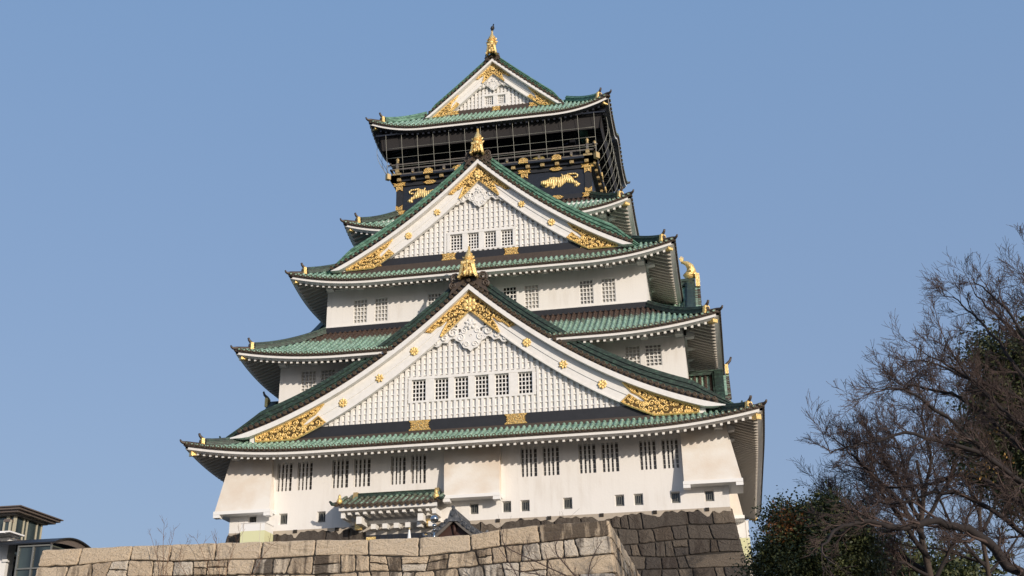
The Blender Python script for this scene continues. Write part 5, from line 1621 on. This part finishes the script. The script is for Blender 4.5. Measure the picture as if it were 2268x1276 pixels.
# ================================================================== TREES
def grow(mb, rnd, p, d, ln, r, lvl, maxl, up, spread, m=0, rmin=.006):
    n = 4 if lvl < maxl else 3
    pts = [Vector(p)]; rs = [r]; dd = Vector(d)
    for k in range(n):
        dd = (dd + Vector((rnd.gauss(0, .13), rnd.gauss(0, .13), rnd.gauss(0, .13))) + Vector((0, 0, up))).normalized()
        pts.append(pts[-1] + dd * ln / n); rs.append(max(rmin * .8, r * (1 - .62 * (k + 1) / n)))
    mb.tube(pts, rs, 3 if r < .05 else 5, m, True, cap=False)
    if lvl >= maxl: return
    nc = rnd.choice((3, 4, 4, 5)) if lvl < maxl - 1 else rnd.choice((3, 4, 5))
    for k in range(nc):
        t = .25 + .75 * (k + rnd.random() * .6) / nc
        i = min(n - 1, int(t * n)); q = pts[i].lerp(pts[i + 1], min(1, t * n - i))
        base = (pts[i + 1] - pts[i]).normalized()
        ax = base.cross(Vector((rnd.gauss(0, 1), rnd.gauss(0, 1), rnd.gauss(0, 1)))).normalized()
        nd = (base * math.cos(spread) + ax * math.sin(spread) * rnd.uniform(.6, 1.2)).normalized()
        grow(mb, rnd, q, nd, ln * rnd.uniform(.50, .78), max(rmin, rs[i] * rnd.uniform(.45, .62)), lvl + 1, maxl, up, spread, m, rmin)

def smooth(pts, k=3):
    """Catmull-Rom through the points"""
    P_ = [Vector(p) for p in pts]; out = []
    for i in range(len(P_) - 1):
        a = P_[max(0, i - 1)]; b = P_[i]; c = P_[i + 1]; d = P_[min(len(P_) - 1, i + 2)]
        for q in range(k):
            t = q / k
            out.append(.5 * ((2 * b) + (c - a) * t + (2 * a - 5 * b + 4 * c - d) * t * t + (3 * b - a - 3 * c + d) * t ** 3))
    out.append(P_[-1]); return out

def bare_tree(name, label, trunk, limbs, r0, rl, seed, mt, ml, maxl=3, step=.55, ln=1.5, up=.05, spread=.62, rmin=.007, deep=2.5):
    rnd = random.Random(seed)
    root = thing(name, label, "tree", trunk[0], "leafless trees to the right of the keep")
    off = -Vector(trunk[0])
    tk = MB(); tp = smooth(trunk, 4)
    n = len(tp); tk.tube(tp, [r0 * (1 - .75 * k / (n - 1)) for k in range(n)], 9)
    o = tk.build("trunk", mt, root); o.location = off
    lm = MB()
    for li, L_ in enumerate(limbs):
        pts = smooth(L_, 4); n = len(pts)
        # swing the limbs in depth so that the crown is round
        sw = rnd.uniform(-deep, deep)
        pts = [p + Vector((0, sw * (k / (n - 1)) ** 1.3, sw * .0)) + Vector((rnd.gauss(0, .03), rnd.gauss(0, .05), rnd.gauss(0, .03))) for k, p in enumerate(pts)]
        rs = [rl[li % len(rl)] * (1 - .80 * k / (n - 1)) for k in range(n)]
        lm.tube(pts, rs, 6, 0, True)
        tot = sum((pts[k + 1] - pts[k]).length for k in range(n - 1)); acc = 0; nxt = tot * .16
        for k in range(n - 1):
            seg = (pts[k + 1] - pts[k]).length
            while nxt < acc + seg:
                q = pts[k].lerp(pts[k + 1], (nxt - acc) / seg); bd = (pts[k + 1] - pts[k]).normalized()
                ax = bd.cross(Vector((rnd.gauss(0, 1), rnd.gauss(0, 1), rnd.gauss(0, 1)))).normalized()
                nd = (bd * .75 + ax * .7 + Vector((0, 0, .12))).normalized()
                grow(lm, rnd, q, nd, ln * rnd.uniform(.6, 1.2) * (1.15 - .4 * nxt / tot), max(rmin, rs[k] * .5), 0, maxl - 1, up, spread, 1, rmin)
                nxt += step * rnd.uniform(.6, 1.4)
            acc += seg
        grow(lm, rnd, pts[-1], (pts[-1] - pts[-2]).normalized(), ln, rs[-1] + .004, 0, maxl - 1, up, spread, 1, rmin)
    o = lm.build("crown", [M_limb, ml], root); o.location = off
    return root

bare_tree("bare_tree", "large leafless tree whose branches reach in from the right edge",
  ((25.9, -48.4, -15.6), (25.42, -48.0, -11.87), (25.47, -47.8, -9.03), (25.65, -47.6, -5.95), (25.9, -47.4, -3.02), (26.13, -47.2, -.5), (26.5, -47.0, 1.0), (26.7, -46.9, 2.2), (26.8, -46.9, 2.9)),
  [((25.32, -48.0, -9.23), (23.56, -48.3, -8.94), (22.9, -48.6, -8.04), (22.14, -48.9, -7.68), (21.23, -49.2, -7.5), (20.53, -49.5, -7.68), (19.93, -49.8, -7.68), (19.47, -50.1, -7.54), (18.8, -50.4, -7.69), (18.24, -50.7, -8.01), (17.9, -51.0, -8.4)),
   ((25.48, -48.0, -7.39), (24.3, -47.57, -6.84), (23.62, -47.14, -6.01), (22.81, -46.71, -5.58), (21.89, -46.29, -5.69), (20.97, -45.86, -5.64), (19.98, -45.43, -5.87), (19.25, -45.0, -6.19)),
   ((25.54, -48.0, -6.72), (24.25, -48.29, -6.3), (23.19, -48.57, -5.47), (22.15, -48.86, -5.12), (20.84, -49.14, -4.83), (19.72, -49.43, -5.11), (18.88, -49.71, -5.34), (18.5, -50.0, -5.48)),
   ((25.6, -48.0, -6.04), (24.54, -47.33, -5.11), (23.78, -46.67, -3.85), (22.9, -46.0, -2.99), (21.89, -45.33, -2.56), (21.2, -44.67, -2.5)),
   ((25.65, -48.0, -5.06), (24.32, -48.4, -4.37), (23.51, -48.8, -3.28), (22.64, -49.2, -2.46), (22.0, -49.6, -2.04)),
   ((25.73, -48.0, -3.92), (24.92, -47.6, -2.56), (24.43, -47.2, -1.0), (23.98, -46.8, .14), (23.6, -46.4, .9)),
   ((25.76, -48.0, -3.05), (25.12, -48.25, -1.29), (24.54, -48.5, .21), (24.2, -48.75, .8)),
   ((26.11, -47.0, -1.23), (25.72, -47.67, .2), (25.5, -48.33, .9)),
   ((26.11, -47.0, -1.23), (26.3, -46.0, .6), (26.5, -45.4, 1.8)),
   ((25.53, -48.0, -7.13), (23.79, -48.8, -6.25), (22.62, -49.6, -5.55), (21.48, -50.4, -4.73), (20.4, -51.2, -4.47), (19.8, -52.0, -4.85)),
   ((25.67, -48.0, -5.34), (24.05, -48.75, -4.02), (23.08, -49.5, -2.74), (22.6, -50.25, -1.7)),
   ((25.47, -48.0, -8.46), (24.13, -47.6, -7.79), (23.21, -47.2, -6.84), (22.01, -46.8, -6.27), (20.78, -46.4, -6.55), (19.98, -46.0, -6.58)),
   ((25.64, -48.0, -4.78), (24.53, -47.5, -3.4), (23.35, -47.0, -2.71), (22.26, -46.5, -2.0), (21.4, -46.0, -2.0)),
   ((25.75, -48.0, -3.49), (25.23, -47.0, -1.47), (24.54, -46.0, .07), (24.2, -45.5, .7)),
   ((25.6, -48.0, -6.2), (27.0, -47.6, -5.2), (28.6, -47.2, -4.0), (30.2, -46.6, -3.2)), ((25.7, -47.8, -4.6), (27.2, -47.9, -3.2), (28.6, -48.2, -1.4), (29.6, -48.6, .2)),
   ((26.0, -47.4, -2.4), (27.2, -47.2, -.8), (28.2, -46.8, .8), (28.8, -46.4, 2.2)), ((25.5, -48.0, -8.0), (27.2, -48.6, -7.4), (29.0, -49.4, -6.6), (30.8, -50.0, -6.2)),
   ((26.3, -47.1, .2), (27.0, -46.8, 1.8), (27.5, -46.5, 3.2))],
  .28, (.16, .10, .09, .10, .085, .08, .07, .06, .06, .09, .08, .10, .08, .07), 11, M_limb, M_bark, 4, .36, .95, .05, .55, .0062)
bare_tree("bare_tree", "leafless tree with forked trunk standing behind the reaching branches",
  ((23.2, -34.0, -15.6), (23.26, -34.0, -9.52), (23.37, -34.0, -6.96), (23.27, -34.0, -5.18), (23.58, -34.0, -3.68), (23.53, -34.0, -2.12)),
  [((23.38, -34.0, -6.3), (22.54, -34.67, -4.7), (21.91, -35.33, -3.49), (21.66, -36.0, -2.11)), ((23.42, -34.0, -4.81), (24.51, -33.67, -3.27), (25.42, -33.33, -1.29), (25.54, -33.0, .42)),
   ((23.44, -34.0, -4.24), (23.18, -33.33, -2.54), (23.12, -32.67, -.76), (22.75, -32.0, .27)), ((23.39, -34.0, -6.85), (22.06, -33.0, -5.51), (20.82, -32.0, -4.1), (20.29, -31.0, -2.66)),
   ((23.58, -34.0, -3.68), (23.96, -34.67, -2.31), (23.74, -35.33, -.72), (23.98, -36.0, .25)), ((23.42, -34.0, -7.21), (24.58, -34.33, -5.67), (25.46, -34.67, -4.3), (26.12, -35.0, -3.09)),
   ((23.4, -34.0, -7.03), (22.13, -34.67, -6.34), (21.01, -35.33, -6.22), (19.95, -36.0, -5.73)), ((23.4, -34.0, -7.6), (21.9, -33.67, -6.9), (20.6, -33.3, -5.2), (19.6, -33.0, -3.9)), ((23.4, -34.0, -5.4), (22.2, -34.3, -3.6), (21.0, -34.8, -2.5), (20.2, -35.2, -1.9)), ((23.4, -34.0, -4.9), (22.6, -34.3, -2.9), (21.9, -34.8, -1.2), (21.5, -35.2, -.3))],
  .22, (.12, .10, .10, .10, .08, .10, .08, .09), 23, M_bark2, M_bark, 4, .20, 1.25, .05, .60, .0078, 2.)
bare_tree("bare_tree", "pale leafless tree with thin upright branches in front of the dark evergreen",
  ((26.2, -30.0, -15.6), (26.19, -30.0, -9.26), (26.46, -30.0, -6.52), (26.48, -30.0, -4.02), (27.03, -30.0, -1.8)),
  [((26.47, -30.0, -6.21), (25.37, -30.33, -4.63), (24.82, -30.67, -2.85), (24.84, -31.0, -1.07)), ((26.48, -30.0, -4.62), (27.78, -29.5, -2.56), (28.83, -29.0, -.4)),
   ((26.52, -30.0, -4.02), (26.09, -30.67, -2.1), (26.12, -31.33, .02), (26.63, -32.0, 1.47)), ((26.47, -30.0, -6.4), (28.05, -29.0, -4.93), (29.54, -28.0, -3.18)),
   ((26.44, -30.0, -6.01), (25.04, -29.33, -5.24), (23.61, -28.67, -4.86), (22.55, -28.0, -4.28))],
  .18, (.09, .09, .08, .08, .08), 37, M_bark2, M_bark2, 4, .45, 1.4, .06, .55, .008, 1.5)

def evergreen(name, label, base, centre, rad, n, leaf, seed, orange=None, ntw=60):
    rnd = random.Random(seed)
    root = thing(name, label, "tree", base, "evergreen trees to the right of the keep"); off = -Vector(base)
    tk = MB(); c = Vector(centre)
    tk.tube(smooth([base, Vector(base).lerp(c, .5) + Vector((.2, .1, 0)), c + Vector((0, 0, rad[2] * .5))], 4), [.28 * (1 - .7 * k / 8) for k in range(9)], 8)
    br = MB()
    clumps = []
    for _ in range(ntw):
        a = rnd.uniform(0, 2 * PI); e = math.asin(rnd.uniform(-.75, 1)); f = rnd.uniform(.45, 1.0)
        p = c + Vector((rad[0] * f * math.cos(e) * math.cos(a), rad[1] * f * math.cos(e) * math.sin(a), rad[2] * f * math.sin(e)))
        clumps.append(p)
        br.tube(smooth([c + Vector((0, 0, -rad[2] * .5 + rnd.uniform(0, rad[2] * .8))), c.lerp(p, .6) + Vector((0, 0, .2)), p], 2), [.07, .05, .035, .02, .01], 4)
    o = tk.build("trunk", M_bark, root); o.location = off
    o = br.build("branches", M_bark, root); o.location = off
    lf = MB()
    for _ in range(n):
        p = rnd.choice(clumps); s = rad[0] * .17
        q = p + Vector((rnd.gauss(0, s), rnd.gauss(0, s), rnd.gauss(0, s * .8)))
        if rnd.random() < .10: q += Vector((rnd.gauss(0, .1), rnd.gauss(0, .1), abs(rnd.gauss(0, .2))))
        d = Vector((rnd.gauss(0, 1), rnd.gauss(0, 1), rnd.gauss(.3, .8))).normalized(); w_ = d.cross(Vector((rnd.gauss(0, 1), rnd.gauss(0, 1), rnd.gauss(0, 1)))).normalized()
        L = leaf * rnd.uniform(.7, 1.3)
        oc = 0.
        if orange:
            oc = 1. if ((q - Vector(orange[0])).length < orange[1] * rnd.uniform(.5, 1.1) and rnd.random() < .6) else 0.
        cc = (oc, min(1, max(0, rnd.gauss(.45, .3))), 0)
        lf.F([lf.V(v, cc) for v in (q, q + d * L * .5 + w_ * L * .26, q + d * L, q + d * L * .5 - w_ * L * .26)], 0)
    o = lf.build("foliage", M_leaf, root); o.location = off
evergreen("evergreen_tree", "tall dark evergreen tangled with the bare branches at the right edge", (26.2, -42.2, -15.6), (26.1, -42.6, -3.3), (2.3, 2.0, 3.9), 50000, .15, 3, None, 90)
evergreen("evergreen_tree", "bushy low evergreen with a rust brown patch beside the stone base", (18.5, -38.0, -15.6), (18.55, -38.0, -6.65), (2.25, 2.2, 2.5), 52000, .135, 4, ((17.45, -39.3, -5.3), 1.1), 80)
evergreen("evergreen_tree", "shaded evergreen low in the thicket below the bare trees", (26.0, -20.0, -15.6), (25.0, -20.0, -6.6), (4.2, 3.0, 3.2), 22000, .24, 6)

# a few dry leaves still clinging to the big tree
rnd = random.Random(77); root = bpy.data.objects["bare_tree"]
dl = MB()
for _ in range(150):
    c = rnd.choice(((23.3, -47.5, -5.7), (24.0, -47.0, -5.4), (23.0, -48., -5.9), (23.6, -47.5, -4.6)))
    q = Vector(c) + Vector((rnd.gauss(0, .3), rnd.gauss(0, .4), rnd.gauss(0, .16)))
    d = Vector((rnd.gauss(0, 1), rnd.gauss(0, 1), rnd.gauss(0, 1))).normalized(); w_ = d.cross(Vector((0, .3, 1))).normalized()
    dl.F([dl.V(v) for v in (q, q + d * .05 + w_ * .03, q + d * .1, q + d * .05 - w_ * .03)])
o = dl.build("dry_leaves", M_dryleaf, root); o.location = -Vector(root.location)

# bare shrubs in front of the terrace wall
def shrub(label, base, stems, seed, r=.022, ln=.5, step=.22, m=M_twig):
    rnd = random.Random(seed)
    root = thing("bare_shrub", label, "shrub", base, "leafless shrubs by the terrace wall"); off = -Vector(base)
    st = MB()
    for s_ in stems:
        pts = smooth([base] + list(s_), 4); n = len(pts)
        rs = [r * (1 - .75 * k / (n - 1)) for k in range(n)]
        st.tube(pts, rs, 5)
        for k in range(max(1, n // 3), n - 1):
            if rnd.random() < .75:
                bd = (pts[k + 1] - pts[k]).normalized(); ax = bd.cross(Vector((rnd.gauss(0, 1), rnd.gauss(0, 1), rnd.gauss(0, 1)))).normalized()
                grow(st, rnd, pts[k], (bd * .8 + ax * .6 + Vector((0, 0, .25))).normalized(), ln * rnd.uniform(.5, 1.1), rs[k] * .6, 0, 1, .08, .5, 0, .0055)
    o = st.build("stems", m, root); o.location = off
shrub("thin leafless shrub rising above the left part of the granite coping", (-10.15, -35.6, -15.6), [((-10.2, -35.0, -7.5), (-10.28, -34.7, -5.84), (-10.63, -34.7, -4.59), (-11.08, -34.6, -3.6)), ((-10.1, -35.0, -7.5), (-10.17, -34.7, -5.84), (-10.34, -34.7, -3.99), (-10.42, -34.6, -3.25)), ((-10.1, -35.0, -7.4), (-10.06, -34.8, -5.85), (-9.98, -34.7, -4.42), (-9.89, -34.6, -3.6))], 1)
shrub("twiggy leafless shrub left of the cream box, climbing the granite wall", (-7.5, -35.6, -15.6), [((-7.7, -35, -7.6), (-7.85, -34.7, -5.94), (-8.42, -34.7, -4.49), (-8.93, -34.6, -3.8)), ((-7.4, -35, -7.6), (-7.42, -34.7, -5.96), (-7.64, -34.7, -4.53), (-8.05, -34.6, -3.62)), ((-7.3, -35, -7.6), (-7.2, -34.7, -5.97), (-6.87, -34.7, -4.57), (-6.4, -34.6, -3.6)), ((-7.6, -35.1, -7.6), (-9.0, -34.8, -5.6), (-9.49, -34.7, -4.85), (-9.12, -34.7, -4.05)), ((-7.2, -35.1, -7.6), (-5.9, -34.8, -5.9), (-5.4, -34.7, -4.9), (-5.0, -34.7, -4.4))], 2)
shrub("spreading leafless treetop against the right end of the granite wall", (9.0, -37.2, -15.6), [((9.2, -36.8, -8.5), (9.3, -36.5, -7.13), (7.63, -36.5, -6.14), (6.12, -36.5, -5.33), (6.03, -36.5, -4.6)), ((9.3, -36.8, -8.5), (9.3, -36.5, -7.13), (8.76, -36.5, -6.38), (8.22, -36.5, -5.61), (8.44, -36.5, -5.0)), ((9.4, -36.8, -8.4), (9.48, -36.5, -7.14), (9.72, -36.5, -6.06), (10.2, -36.5, -5.3)), ((9.0, -36.8, -8.5), (9.11, -36.5, -7.13), (7.24, -36.5, -6.5), (5.72, -36.5, -6.2)), ((8.0, -36.8, -8.6), (6.85, -36.5, -7.03), (6.3, -36.5, -6.08), (5.7, -36.5, -5.2)), ((9.2, -36.8, -8.6), (8.4, -36.6, -7.2), (7.6, -36.6, -6.7), (7.0, -36.6, -5.8))], 3, .045, .9, .2, M_bark)
